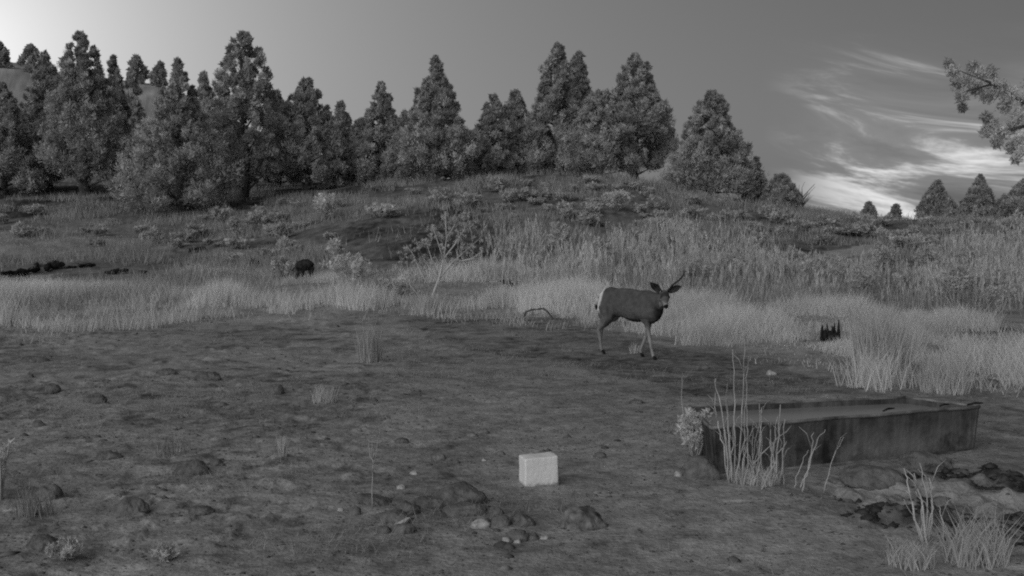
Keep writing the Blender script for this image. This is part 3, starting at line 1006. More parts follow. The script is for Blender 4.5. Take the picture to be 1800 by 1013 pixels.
# the branching rabbitbrush left of centre
def tall_brush():
    p = at(757, 547)
    m_ = p.y / F
    root = empty('rabbitbrush', p)
    tag(root, 'tallest rabbitbrush, forked pale stems with fluffy heads, left of the deer', 'shrub')
    g = Geo()

    def P(px, py, d=0.0):
        return Vector(((px - 757) * m_, d, (547 - py) * m_))
    limbs = [[(757, 547), (762, 515), (772, 490), (780, 455), (785, 420), (784, 372)],
             [(772, 490), (795, 462), (820, 440), (845, 418)],
             [(780, 455), (800, 430), (815, 405), (825, 385)],
             [(780, 455), (770, 425), (760, 395)], [(785, 420), (800, 395), (805, 380)],
             [(762, 515), (740, 480), (728, 450), (715, 430)], [(757, 547), (720, 500), (716, 460)],
             [(772, 490), (760, 460), (748, 420)], [(795, 462), (830, 455), (850, 440)]]
    rr = random.Random(3); C = []; Rd = []
    for i, l in enumerate(limbs):
        ds = [rr.uniform(-.2, .2) * k / len(l) for k in range(len(l))]
        pts = [P(a, b, d) for (a, b), d in zip(l, ds)]
        n_ = len(pts)
        r0 = .034 if i == 0 else .02
        g.tube(pts, [r0 * (1 - .8 * k / (n_ - 1)) for k in range(n_)], 5, rough=.15, seed=i)
        for s in range(n_ - 2, n_):
            for q in range(7):
                v_ = pts[s - 1].lerp(pts[s], rr.random())
                C.append(np.array(v_) + np.array([rr.gauss(0, .07), rr.gauss(0, .1), rr.gauss(0, .07)])); Rd.append(rr.uniform(.035, .085))
    for (a, b) in [(784, 380), (790, 390), (812, 388), (824, 392), (835, 400), (760, 398), (758, 410), (735, 430), (718, 440), (715, 455), (745, 425), (770, 410), (805, 400), (818, 420), (800, 415)]:
        for q in range(3):
            v_ = P(a + rr.gauss(0, 6), b + rr.gauss(0, 6), rr.gauss(0, .1)); C.append(np.array(v_)); Rd.append(rr.uniform(.035, .075))
    r = np.random.default_rng(4)
    V1, n1, m1 = spray(np.array(C), np.array(Rd) * .8, 26, .036, .008, r, up=.7, core=.1)
    n1 /= np.linalg.norm(n1, axis=1)[:, None]
    link('stems', g.mesh('stems', M_STEM), root)
    link('foliage', arr_mesh('foliage', V1, np.arange(len(V1)).reshape(-1, 3), M_BRUSH, tone=np.repeat(.3 + .4 * r.random(m1), 3), normals=n1), root)


tall_brush()
shrub('rabbitbrush', 'pale bushy rabbitbrush with fluffy heads, right of the charred stump', 618, 515, 75, 105, 11, stems=22, heads=5, puff=.07)
shrub('rabbitbrush', 'small pale rabbitbrush on the slope above the charred stump', 570, 388, 48, 46, 12, stems=16, heads=4)
shrub('rabbitbrush', 'slim rabbitbrush standing over the left end of the bare slope', 588, 470, 55, 28, 13, stems=9, heads=4)
shrub('rabbitbrush', 'low rounded rabbitbrush left of the tallest one, among the grass', 700, 520, 34, 70, 14, stems=20, heads=4)
shrub('rabbitbrush', 'pale upright bush at the crest foot, right of the hilltop clump', 1085, 372, 40, 55, 15, stems=16, heads=4)
shrub('rabbitbrush', 'pale low bush spreading on the slope under the spired juniper', 672, 384, 24, 66, 16, stems=20, heads=4)
shrub('rabbitbrush', 'tuft like bush in the grass left of the charred stump', 450, 408, 38, 40, 17, stems=14, heads=4, mat_leaf=M_SAGE)
shrub('rabbitbrush', 'upright bush in the grass above the burnt logs', 412, 418, 40, 30, 18, stems=10, heads=4, mat_leaf=M_SAGE)
shrub('rabbitbrush', 'mounded bush right beside the dark stump on its left', 498, 492, 44, 46, 19, stems=18, heads=5, mat_leaf=M_SAGE, puff=.1)
shrub('sagebrush', 'grey mounded bush on the right skyline slope above the pale track', 1520, 418, 24, 60, 20, stems=18, heads=4, mat_leaf=M_SAGE)
shrub('sagebrush', 'rounded grey bush at the right end of the pale track', 1605, 440, 26, 40, 21, stems=18, heads=4, mat_leaf=M_SAGE)
shrub('sagebrush', 'grey bush at the far right edge below the skyline junipers', 1785, 420, 44, 80, 22, stems=22, heads=5, mat_leaf=M_SAGE)

# rabbitbrush rising out of the weeds
rb = [bush_meshes(700 + s_, .85, .42, 15, 5, .034, M_BRUSH, puff=.075, leaves=24, headtone=.45) for s_ in range(4)]
spots = [(890, 462), (935, 478), (985, 452), (1010, 500), (1060, 470), (1105, 440), (1150, 478), (1215, 505), (1240, 462), (1290, 490), (1330, 452), (1365, 500), (1395, 478),
         (1440, 512), (1480, 488), (1515, 530), (1555, 500), (1590, 520), (1630, 488), (1665, 515), (1700, 480), (1735, 528), (1775, 500), (1790, 460), (1680, 545), (1760, 552)]
for i_, (a_, b_) in enumerate(spots):
    p = at(a_, b_)
    root = empty('rabbitbrush', p, i_ * 1.7)
    k_ = .75 + .5 * ((i_ * 37) % 11) / 10
    root.scale = (k_ * 1.1, k_ * 1.1, k_ * (.8 + .3 * ((i_ * 17) % 7) / 6))
    tag(root, 'pale dry bush rising out of the weed stand behind the deer', 'shrub', 'bushes in the weed stand')
    link('stems', rb[i_ % 4][0], root); link('foliage', rb[i_ % 4][1], root)

# small sage bushes all over the hill
protos = []
for s in range(7):
    sm, fm = bush_meshes(300 + s, .5, .36, 11, 4, .07, M_SAGE, puff=.17, leaves=16, headtone=.55)
    protos.append(fm)
REG = [
    ('low sagebrush dotted over the crest below the hilltop junipers', 'sagebrush on the crest below the hilltop junipers', 80,
     [(640, 372), (700, 345), (900, 322), (1000, 318), (1150, 335), (1300, 366), (1400, 385), (1380, 420), (1200, 412), (1000, 400), (880, 385), (760, 362)]),
    ('low sagebrush scattered on the left slope under the grove', 'sagebrush on the left slope under the grove', 45,
     [(-80, 440), (-80, 365), (200, 372), (420, 368), (600, 350), (600, 430), (500, 465), (250, 460)]),
    ('low sagebrush dotted over the rise under the right skyline', 'sagebrush on the rise under the right skyline', 60,
     [(1400, 428), (1420, 385), (1560, 394), (1850, 396), (1850, 430), (1600, 440)]),
]
rr = random.Random(12)
for lab, grp, cnt, pl in REG:
    xs = [p[0] for p in pl]; ys = [p[1] for p in pl]; made = 0
    while made < cnt:
        a_ = rr.uniform(min(xs), max(xs)); b_ = rr.uniform(min(ys), max(ys))
        if not poly_in(np.array([a_]), np.array([b_]), pl)[0]: continue
        p = at(a_, b_)
        if poly_in(np.array([p.x]), np.array([p.y]), WP_SLOPE)[0] or poly_in(np.array([p.x]), np.array([p.y]), WP_PATH)[0]: continue
        if abs(p.x - bank.x) < 2.2 and abs(p.y - bank.y) < 3.0: continue
        if (Vector((p.x, p.y, 0)) - Vector((CLEAR[2][0].x, CLEAR[2][0].y, 0))).length < 2.0: continue
        o = link('sagebrush', protos[made % 7], None, p - Vector((0, 0, .03)))
        s = rr.uniform(.5, 1.25)
        o.scale = (s * rr.uniform(.9, 1.4), s * rr.uniform(.9, 1.4), s * rr.uniform(.55, 1.0)); o.rotation_euler = (0, 0, rr.random() * 6.28)
        tag(o, lab, 'shrub', grp)
        made += 1


# ------------------------------------------------------------------ grass tufts one can tell apart
def tuft(label, px, py, hpx, wpx, n, seed, lean=.25, width=1.0, name='grass_tuft', cat='grass tuft', tone_=.5, group=None, material=None):
    p = at(px, py); m_ = p.y / F
    r = np.random.default_rng(seed)
    o = wpx * .5 * m_ * np.sqrt(r.random(n)) * .75; a_ = r.random(n) * 6.283
    x = o * np.cos(a_); y = o * np.sin(a_)
    zz = H(p.x + x, p.y + y) - p.z - .01
    h = hpx * m_ * (.45 + .55 * r.random(n))
    global rng
    keep = rng; rng = r
    me = blades(x, y, h, np.full(n, .0035) * width * (.6 + .8 * r.random(n)), lean, material or M_GRASS, name, tone_ + .3 * (r.random(n) - .5), z=zz)
    rng = keep
    o_ = link(name, me, None, p)
    return tag(o_, label, cat, group)


tuft('big pale bunch of tall grass between the jagged stump and the trough', 1550, 655, 135, 130, 900, 1, .25, 1.5)
tuft('pale upright grass tuft on open ground left of centre', 650, 635, 78, 58, 320, 2, .18, 1.3, tone_=.35)
tuft('thin pale grass wisp on the soil, middle left foreground', 497, 803, 48, 20, 60, 3, .15)
tuft('sparse grass tuft beside the round dark stone, left field', 570, 705, 36, 60, 110, 4, .3)
tuft('pale grass tuft at the deer side of the fallen bent stick', 1115, 622, 26, 20, 90, 5, .35)
tuft('grass tuft in the lower right corner beside the dry stems', 1715, 990, 110, 150, 300, 6, .5, .8, tone_=.45)
tuft('spreading grass tuft at the bottom edge below the dry stems', 1600, 995, 60, 110, 200, 7, .6, .8)
tuft('faint grass tuft in the left foreground above the bottom edge', 60, 905, 60, 90, 90, 8, .3, tone_=.3, material=M_SHORT)
tuft('faint grass tuft left of the sloping dark mound', 300, 800, 45, 70, 60, 9, .3, tone_=.3, material=M_SHORT)
tuft('short grass tuft at the foot of the reeds', 1330, 848, 40, 110, 300, 10, .5)
tuft('loose grass clump on the trough bank right of the big bunch', 1660, 690, 75, 110, 500, 11, .4, 1.3)
tuft('grass clump at the foot of the tallest rabbitbrush', 752, 552, 46, 60, 320, 12, .4, 1.6)


# ------------------------------------------------------------------ rocks
def rock_mesh(seed, sx, sy, sz, ang=.5, sub=3):
    bm = bmesh.new()
    bmesh.ops.create_icosphere(bm, subdivisions=sub, radius=1.0)
    r = np.random.default_rng(seed)
    planes = [(Vector(r.normal(size=3)).normalized(), .62 + .3 * r.random()) for _ in range(9)]
    off = r.random(3) * 50
    for v in bm.verts:
        d = v.co.normalized()
        rad = 1.0
        for n_, k_ in planes:
            c_ = d.dot(n_)
            if c_ > 1e-3: rad = min(rad, (k_ / c_) * ang + (1 - ang) * 1.0 if k_ / c_ < 1 else rad)
        nz = float(fbm(np.array([d.x * 2 + off[0]]), np.array([d.y * 2 + d.z * 1.7 + off[1]]), seed, 3)[0])
        nz2 = float(vnoise(np.array([d.x * 7 + d.z * 5 + off[0]]), np.array([d.y * 7 - d.z * 4 + off[1]]), seed)[0])
        rad *= .86 + .42 * (nz - .35) + .16 * (nz2 - .5)
        v.co = d * rad
        v.co.x *= sx; v.co.y *= sy; v.co.z *= sz
    me = bpy.data.meshes.new('rock')
    bm.to_mesh(me); bm.free()
    me.polygons.foreach_set('use_smooth', np.ones(len(me.polygons), bool))
    return me


ROCKS = [
 # label, px, base py, w, h, material, angular, tilt
 ('largest dark domed boulder in the row of foreground rocks', 806, 890, 92, 44, M_DARKROCK, .3, 0),
 ('dark pitted boulder flecked with pale lichen, right end of the foreground row', 1027, 932, 88, 50, M_LICHEN, .7, 8),
 ('dark blocky rock left of the large domed boulder', 713, 903, 44, 30, M_DARKROCK, .9, -5),
 ('tilted flat dark slab at the left end of the foreground row', 656, 889, 64, 20, M_DARKROCK, .8, 16),
 ('flat dark rock leaning against the left of the large domed boulder', 762, 893, 64, 20, M_DARKROCK, .6, 8),
 ('dusty half buried rock below the large domed boulder', 818, 906, 76, 22, M_GREYROCK, .5, 0),
 ('half buried dusty rock below the tilted slab', 690, 918, 56, 26, M_GREYROCK, .5, 5),
 ('small dark stone right of the large domed boulder', 870, 906, 26, 18, M_DARKROCK, .6, 0),
 ('dusty dark rock left of the cluster beside the mottled white stone', 880, 928, 36, 28, M_GREYROCK, .6, 0),
 ('dark rock at the middle of the cluster between the two boulders', 918, 925, 46, 28, M_DARKROCK, .6, 6),
 ('brown grey upright rock above the white stones', 910, 952, 36, 26, M_GREYROCK, .8, 0),
 ('dark wedge stone touching the upright rock above the white stones', 932, 950, 30, 16, M_DARKROCK, .8, 14),
 ('small dark rock left of the pale topped slanting stone', 672, 938, 26, 15, M_DARKROCK, .7, 0),
 ('dusty rock under the pale topped slanting stone', 705, 940, 44, 22, M_GREYROCK, .7, -12),
 ('white slanting sliver of stone in front of the tilted slab', 703, 924, 36, 8, M_PALEROCK, .9, -28),
 ('mottled white stone at the middle of the row', 843, 930, 34, 20, M_PALEROCK, .6, -8),
 ('white stone nearest the bottom edge, larger of the two touching', 891, 955, 18, 13, M_PALEROCK, .8, 0),
 ('white stone nearest the bottom edge, smaller of the two touching', 909, 955, 14, 9, M_PALEROCK, .8, 0),
 ('flat white chip right of the two touching white stones', 957, 949, 18, 8, M_PALEROCK, .8, 0),
 ('white flat stone left of the salt block, upper of two', 727, 835, 16, 9, M_PALEROCK, .8, 6),
 ('white flat stone left of the salt block, lower of two', 705, 860, 17, 10, M_PALEROCK, .8, 0),
 ('mottled dark stone with a pale face above the two white flat stones', 769, 809, 24, 18, M_LICHEN, .7, 0),
 ('tiny white pebble between the mottled stone and the salt block', 851, 811, 9, 6, M_PALEROCK, .7, 0),
 ('small white stone at the left of the boulder by the trough', 1193, 838, 13, 13, M_PALEROCK, .7, 0),
 ('white pebble left of the whole foreground row', 598, 900, 11, 9, M_PALEROCK, .6, 0),
 ('dusty stone left of the tilted slab', 622, 906, 24, 20, M_GREYROCK, .4, 0),
 ('dark boulder leaning on the left corner of the trough', 1232, 842, 64, 52, M_GREYROCK, .3, 0),
 ('round dark stone in the upper left field', 164, 710, 38, 24, M_DARKROCK, .3, 0),
 ('round dusty stone left of the sparse grass tuft', 478, 694, 38, 24, M_GREYROCK, .4, 0),
 ('dark sloping mound like boulder in the left foreground', 332, 835, 58, 30, M_DARKROCK, .5, -6),
 ('small dark stone touching the right of the sloping boulder', 377, 819, 24, 16, M_DARKROCK, .5, 0),
 ('long low dark rock in the far left field', 56, 637, 52, 14, M_DARKROCK, .6, 4),
 ('small black stone just below the long low rock', 50, 664, 14, 11, M_DARKROCK, .6, 0),
 ('dark stone left of the round one in the upper left field', 88, 692, 28, 18, M_DARKROCK, .5, 0),
 ('small dark stone between the round one and the dusty one', 390, 714, 16, 9, M_DARKROCK, .6, 0),
 ('dark lumpy rock in the middle of the left field', 362, 668, 42, 22, M_DARKROCK, .6, 0),
 ('dark lumpy rock left beside the one in the middle of the left field', 292, 660, 34, 18, M_DARKROCK, .5, 0),
 ('flat dark stone on the bare soil left of the trough', 1120, 710, 24, 10, M_DARKROCK, .5, 0),
 ('small dark stone out on the left field below the grass band', 587, 576, 16, 8, M_DARKROCK, .5, 0),
 ('pale grey stone on bare soil right of the deer', 1357, 660, 18, 11, M_PALEROCK, .7, 0),
 ('small dark stone behind the trough and right of the deer', 1240, 648, 16, 9, M_DARKROCK, .6, 0),
 ('dark rock pile stone by the grass on the right edge', 1742, 682, 42, 20, M_DARKROCK, .8, 8),
 ('dark flat stone in the lower left soil above the bottom edge', 350, 905, 44, 18, M_DARKROCK, .4, 0),
 ('dusty boulder low in the left foreground', 225, 905, 58, 36, M_GREYROCK, .4, 5),
 ('dark stone left of the dusty boulder low in the foreground', 80, 880, 46, 30, M_GREYROCK, .4, 0),
 ('dark stone at the bottom left corner', 70, 965, 60, 26, M_DARKROCK, .4, 0),
 ('small dark stone in the left foreground above the sloping boulder', 66, 752, 22, 14, M_DARKROCK, .5, 0),
 ('dark low rock in the left foreground under the thin tuft', 190, 808, 44, 18, M_DARKROCK, .5, 5),
 ('small dark stone with pale back near the top of the salt block', 828, 768, 22, 12, M_LICHEN, .6, 0),
 ('low dark stone far left of the salt block', 706, 780, 26, 12, M_DARKROCK, .6, 8),
 ('dark stone right of the salt block', 1055, 806, 22, 13, M_DARKROCK, .6, 0),
 ('pale rock on the slope above the burnt logs', 402, 424, 20, 8, M_PALEROCK, .7, 0),
 ('dark rock on the slope between the upright bush and the crest', 478, 403, 26, 11, M_DARKROCK, .6, 0),
 ('small dark rock at the left foot of the bare slope', 515, 432, 12, 9, M_DARKROCK, .6, 0),
 ('flat mud crusted stone beside the churned ground, nearest the trough', 1540, 845, 110, 36, M_GREYROCK, .4, 6),
 ('flat mud crusted stone under the right end of the trough', 1635, 828, 90, 34, M_GREYROCK, .4, 4),
]
for i, (lab, px, py, w_, h_, m_, an, tilt) in enumerate(ROCKS):
    p = at(px, py); s = p.y / F
    me = rock_mesh(500 + i, w_ * s * .60, w_ * s * (.5 if w_ > h_ * 2 else .45) * (1.0 if p.y < 20 else .7), h_ * s * .74, an, 4 if w_ > 40 else 3)
    me.materials.append(m_)
    p = p + Vector((0, w_ * s * .25, 0))
    o = link('stone' if w_ < 30 else 'rock', me, None, (p.x, p.y, Hs(p.x, p.y) + h_ * s * (.0 if px < 560 and py < 870 else .06)))
    o.rotation_euler = (0, R(tilt), 0)
    tag(o, lab, 'rock', 'stones lying in the pasture')


# ------------------------------------------------------------------ salt block
_t = M_SALT.node_tree
_p = [n for n in _t.nodes if n.type == 'BSDF_PRINCIPLED'][0]
_c = [n for n in _t.nodes if n.type == 'TEX_COORD'][0]
_n = N(_t, 'ShaderNodeTexNoise'); _n.inputs['Scale'].default_value = 26; _n.inputs['Detail'].default_value = 6
L(_t, _c.outputs['Object'], _n.inputs[0])
_s = N(_t, 'ShaderNodeSeparateXYZ'); L(_t, _c.outputs['Object'], _s.inputs[0])
_g = ramp(_t, M(_t, 'ADD', _s.outputs[2], M(_t, 'MULTIPLY', _n.outputs['Fac'], .09)), -.055, -.02, .45, 1.0)
L(_t, M(_t, 'MULTIPLY', _p.inputs['Base Color'].links[0].from_socket, _g), _p.inputs['Base Color'])


def salt_block():
    A = at(921, 858); B = at(981, 855); C_ = at(908, 842)
    p = (A + B) / 2
    d = (B - A); d.z = 0
    wd = d.length
    rz = math.atan2(d.y, d.x)
    bm = bmesh.new()
    bmesh.ops.create_cube(bm, size=1.0)
    bmesh.ops.scale(bm, vec=(wd, wd * .68, .197), verts=bm.verts)
    bmesh.ops.bevel(bm, geom=list(bm.edges), offset=.012, segments=3, profile=.6, affect='EDGES')
    bmesh.ops.subdivide_edges(bm, edges=[e for e in bm.edges if e.calc_length() > .06], cuts=5, use_grid_fill=True)
    for v in bm.verts:
        nz = float(fbm(np.array([v.co.x * 11 + 9]), np.array([v.co.y * 16 + v.co.z * 13]), 5, 3)[0]) - .5
        v.co += v.co.normalized() * nz * .010
        if v.co.z > .05:          # licked lower at one corner
            v.co.z -= .014 * max(0, -v.co.x / wd * 2) + .008 * math.exp(-((v.co.x - .02) / .05) ** 2)
    me = bpy.data.meshes.new('salt_block')
    bm.to_mesh(me); bm.free()
    me.polygons.foreach_set('use_smooth', np.ones(len(me.polygons), bool))
    me.materials.append(M_SALT)
    n_ = Vector((-math.sin(rz), math.cos(rz), 0))
    c = p + n_ * wd * .34
    o = link('salt_block', me, None, (c.x, c.y, Hs(p.x, p.y) + .094))
    o.rotation_euler = (0, 0, rz + .07)
    tag(o, 'white rectangular salt lick block on the bare soil', 'salt block')


salt_block()


# ------------------------------------------------------------------ water trough
def quad_panel(P0, P1, P2, P3, th, inward):
    """a plate with thickness th towards inward"""
    o = [Vector(q) for q in (P0, P1, P2, P3)]
    i_ = [q + inward * th for q in o]
    V = o + i_
    F_ = [(0, 1, 2, 3), (7, 6, 5, 4), (0, 4, 5, 1), (1, 5, 6, 2), (2, 6, 7, 3), (3, 7, 4, 0)]
    bm = bmesh.new()
    vs = [bm.verts.new(v_) for v_ in V]
    for f in F_: bm.faces.new([vs[k] for k in f])
    bmesh.ops.recalc_face_normals(bm, faces=bm.faces)
    return bm


def bm_obj(name, bm, material, parent=None, smooth=False):
    me = bpy.data.meshes.new(name)
    bm.to_mesh(me); bm.free()
    if smooth: me.polygons.foreach_set('use_smooth', np.ones(len(me.polygons), bool))
    me.materials.append(material)
    return link(name, me, parent)


def tank_material():
    m = mat('rusty_tank_steel', 0.02, 0.055, scale=4, rough=.75, bump=.3, bump_scale=30, spec=.3)
    t = m.node_tree
    pr = [n for n in t.nodes if n.type == 'BSDF_PRINCIPLED'][0]
    tc = [n for n in t.nodes if n.type == 'TEX_COORD'][0]
    mp = N(t, 'ShaderNodeMapping'); mp.inputs['Scale'].default_value = (9, 9, .8)
    L(t, tc.outputs['Object'], mp.inputs[0])
    n2 = N(t, 'ShaderNodeTexNoise'); n2.inputs['Scale'].default_value = 2.0; n2.inputs['Detail'].default_value = 6
    L(t, mp.outputs[0], n2.inputs[0])
    streak = ramp(t, n2.outputs['Fac'], .40, .75, 0, .06)
    n3 = N(t, 'ShaderNodeTexNoise'); n3.inputs['Scale'].default_value = 2.6; n3.inputs['Detail'].default_value = 8; n3.inputs['Roughness'].default_value = .7
    L(t, tc.outputs['Object'], n3.inputs[0])
    sep = N(t, 'ShaderNodeSeparateXYZ'); L(t, tc.outputs['Object'], sep.inputs[0])
    splash = M(t, 'MULTIPLY', ramp(t, n3.outputs['Fac'], .38, .62, 0, 1), ramp(t, sep.outputs[2], .27, .02, .4, 1))
    streak = M(t, 'ADD', streak, M(t, 'MULTIPLY', splash, .16))
    old = pr.inputs['Base Color'].links[0].from_socket
    L(t, M(t, 'ADD', old, streak), pr.inputs['Base Color'])
    return m


M_TANK = tank_material()
M_RIM = mat('worn_rim_steel', 0.05, 0.3, scale=6, rough=.6, spec=.4)


def water_material():
    m = bpy.data.materials.new('still_water')
    m.use_nodes = True
    t = m.node_tree
    p = [n for n in t.nodes if n.type == 'BSDF_PRINCIPLED'][0]
    p.inputs['Base Color'].default_value = (.28, .28, .28, 1)
    p.inputs['Roughness'].default_value = .22
    p.inputs['IOR'].default_value = 1.33
    n = N(t, 'ShaderNodeTexNoise'); n.inputs['Scale'].default_value = 5; n.inputs['Detail'].default_value = 2
    tc = N(t, 'ShaderNodeTexCoord'); L(t, tc.outputs['Object'], n.inputs[0])
    b = N(t, 'ShaderNodeBump'); b.inputs['Strength'].default_value = .05; L(t, n.outputs['Fac'], b.inputs['Height'])
    L(t, b.outputs[0], p.inputs['Normal'])
    return m


def trough():
    zr = .32

    def rimp(px, py):
        d = ray(px, py); t = (zr - CAM_Z) / d.z
        return Vector((d.x * t, d.y * t, zr))
    NL, NR, BR, BL = rimp(1250, 754), rimp(1722, 716), rimp(1592, 700), rimp(1212, 716)
    cen = (NL + NR + BR + BL) / 4; cen.z = 0
    base_z = Hs(cen.x, cen.y) - .03
    root = empty('water_trough', (cen.x, cen.y, 0))
    tag(root, 'long dark steel stock trough half full of water', 'trough')

    def low(P, k=.965):
        q = P.copy(); q.z = 0
        q = cen + (q - cen) * k
        return Vector((q.x, q.y, base_z))
    corners = [NL, NR, BR, BL]
    loc = [c - cen for c in corners]; lw = [low(c) - cen for c in corners]
    for k in range(4):
        a, b = loc[k], loc[(k + 1) % 4]; c, d = lw[(k + 1) % 4], lw[k]
        out = (b - a).cross(Vector((0, 0, 1))).normalized()
        # trim the ends a little so that the panels meet without sharing a plane
        bm = quad_panel(a, b, c, d, .022, -out)
        bmesh.ops.subdivide_edges(bm, edges=[e for e in bm.edges if e.calc_length() > .5], cuts=10, use_grid_fill=True)
        for v_ in bm.verts:
            u_ = (v_.co - a).dot((b - a).normalized())
            v_.co += out * .012 * (float(vnoise(np.array([u_ * 3.1]), np.array([v_.co.z * 4]), 17 + k)[0]) - .5)
        bm_obj('side_panel' if k % 2 == 0 else 'end_panel', bm, M_TANK, root)
        g = Geo()
        n_ = 14
        pts = [a.lerp(b, i / n_) + Vector((0, 0, .004 + .003 * math.sin(i * 1.3 + k))) for i in range(n_ + 1)]
        g.tube(pts, [.013] * (n_ + 1), 6, rough=.06, seed=k)
        link('rim', g.mesh('rim', M_RIM), root)
    bm = bmesh.new()
    f = bm.faces.new([bm.verts.new(Vector((q.x * .97, q.y * .97, q.z + .03))) for q in lw])
    bmesh.ops.recalc_face_normals(bm, faces=bm.faces)
    bm_obj('tank_floor', bm, M_TANK, root)
    # bottom runner that shows as a dark line under the right end
    g = Geo(); g.tube([lw[0] + Vector((0, 0, .03)), lw[1] + Vector((.02, 0, .03))], [.018, .018], 6)
    link('runner', g.mesh('runner', M_RIM), root)
    # water
    zw = zr - .038; kk = .955
    bm = bmesh.new()
    bm.faces.new([bm.verts.new(Vector((cen.x + q.x * kk, cen.y + q.y * kk, zw))) for q in loc])
    bmesh.ops.recalc_face_normals(bm, faces=bm.faces)
    wo_ = bm_obj('water', bm, water_material())
    tag(wo_, 'still water inside the steel trough', None, None, 'structure')
    # twigs lying over the rim
    for j, (a, b, lab) in enumerate([((1552, 727), (1572, 722), 'short dark twig on the middle of the near trough rim'),
                                     ((1652, 718), (1668, 715), 'short dark twig on the near trough rim towards its right end'),
                                     ((1700, 716), (1728, 713), 'dark stick lying over the right corner of the trough')]):
        P, Q = rimp(*a), rimp(*b)
        g = Geo(); mid = (P + Q) / 2
        g.tube([P - mid, (0, .01, .006), Q - mid], [.006, .008, .004], 5, rough=.3, seed=j)
        o = link('twig', g.mesh('twig', M_CHAR), None, mid + Vector((0, 0, .018)))
        tag(o, lab, 'twig', 'twigs on the trough rim')
    return cen


trough()


# ------------------------------------------------------------------ reeds and stalks
def stalk_plant(name, label, stalks, seed, foot, radius=.007, cat='plant', material=None, leaf=True, part='stalk', depth_j=.10):
    """stalks: pixel polylines from foot to tip"""
    p = at(*foot); m_ = p.y / F
    root = empty(name, p); tag(root, label, cat)
    rr = random.Random(seed)
    for i, pl in enumerate(stalks):
        g = Geo(); dd = rr.uniform(-depth_j, depth_j); dl = rr.uniform(-.05, .05)
        n_ = len(pl); pts = []
        for k_, (a, b) in enumerate(pl):
            pts.append(Vector(((a - foot[0]) * m_, dd + dl * k_, (foot[1] - b) * m_)))
        if pts[0].z < .12: pts[0].z = Hs(p.x + pts[0].x, p.y + pts[0].y) - p.z - .02
        r0 = radius * rr.uniform(.5, 1.3)
        den = []
        for k_ in range(n_ - 1):
            for s_ in range(4): den.append(pts[k_].lerp(pts[k_ + 1], s_ / 4))
        den.append(pts[-1])
        for k_ in range(1, len(den) - 1): den[k_] = den[k_] + Vector((rr.gauss(0, .004), rr.gauss(0, .006), 0))
        g.tube(den, [r0 * (1 - .65 * k_ / (len(den) - 1)) for k_ in range(len(den))], 5, seed=i)
        for _l in range(rr.choice((0, 1, 1, 2)) if leaf else 0):
            q = den[int(len(den) * rr.uniform(.35, .8))]; d_ = rr.choice((-1, 1)); ln = rr.uniform(.05, .14)
            g.tube([q, q + Vector((d_ * ln * .25, 0, ln * .7)), q + Vector((d_ * ln * .6, 0, ln))], [r0 * .6, r0 * .5, .001], 3)
        link(part, g.mesh(part, material or M_REED), root)
    return root


reed = [[(1278, 845), (1268, 780), (1258, 740), (1257, 690)], [(1281, 846), (1277, 770), (1266, 700), (1261, 668)], [(1285, 845), (1280, 770), (1274, 715), (1272, 670)],
        [(1287, 848), (1293, 770), (1293, 690), (1290, 615)], [(1300, 845), (1306, 770), (1312, 680), (1315, 598)], [(1306, 846), (1309, 770), (1315, 680), (1321, 628)],
        [(1312, 845), (1312, 780), (1316, 740), (1316, 706)], [(1282, 830), (1284, 770), (1281, 715)], [(1324, 842), (1330, 780), (1340, 720)], [(1332, 842), (1338, 770), (1344, 722)],
        [(1344, 840), (1345, 790), (1343, 715)], [(1352, 842), (1354, 790), (1352, 740)], [(1358, 842), (1362, 780), (1367, 708)], [(1367, 842), (1370, 790), (1370, 730)],
        [(1372, 844), (1374, 800), (1368, 770), (1371, 735)], [(1298, 840), (1304, 790), (1302, 750)], [(1329, 838), (1326, 790), (1328, 745)], [(1292, 838), (1288, 800), (1285, 760)]]
_r = random.Random(77)
thin = []
for _k in range(16):
    _b = _r.uniform(1276, 1376); _h = _r.uniform(40, 120); _t = _b + _r.gauss(0, 9)
    thin.append([(_b, 845), ((_b + _t) / 2 + _r.gauss(0, 2), 845 - _h * .55), (_t, 845 - _h)])
stalk_plant('reed_clump', 'clump of tall dry reed stalks in front of the left end of the trough', reed + thin, 1, (1310, 846), .0055)
stalk_plant('broken_reed', 'two broken reed stalks leaning right across the trough side', [[(1322, 820), (1350, 795), (1398, 753)], [(1336, 862), (1358, 825), (1372, 790), (1381, 775)]], 2, (1336, 862), .008, leaf=False, depth_j=.02)
stalk_plant('dry_weed_stalk', 'single thin dry stalk left of the reeds', [[(1200, 760), (1198, 715), (1196, 662)]], 3, (1200, 790), .007, leaf=False)
bend = [[(1405, 862), (1418, 800), (1424, 765), (1436, 745)], [(1410, 862), (1424, 830), (1430, 790), (1431, 760)], [(1450, 832), (1468, 800), (1484, 768)], [(1400, 858), (1412, 820), (1420, 790)]]
stalk_plant('dry_weed_stalk', 'group of faint bent stalks right of the reeds against the trough side', bend, 4, (1412, 862), .006, material=M_STEM)
corner = [[(1625, 955), (1610, 900), (1600, 850), (1597, 828)], [(1628, 955), (1622, 890), (1612, 835)], [(1632, 950), (1634, 890), (1630, 850)], [(1636, 955), (1640, 880), (1632, 822)],
          [(1620, 955), (1600, 905), (1580, 872)], [(1640, 950), (1648, 890), (1642, 845)], [(1626, 930), (1618, 880), (1606, 862)], [(1660, 950), (1655, 910), (1652, 890)]]
stalk_plant('dry_weed_stalk', 'pale dry stems standing in the dark mud at lower right', corner, 5, (1628, 956), .0062, material=M_STEM, depth_j=.06)
twig = [[(654, 893), (654, 830), (652, 770)], [(654, 830), (660, 795), (666, 755)], [(656, 815), (650, 790), (646, 772)], [(658, 805), (660, 790), (659, 775)]]
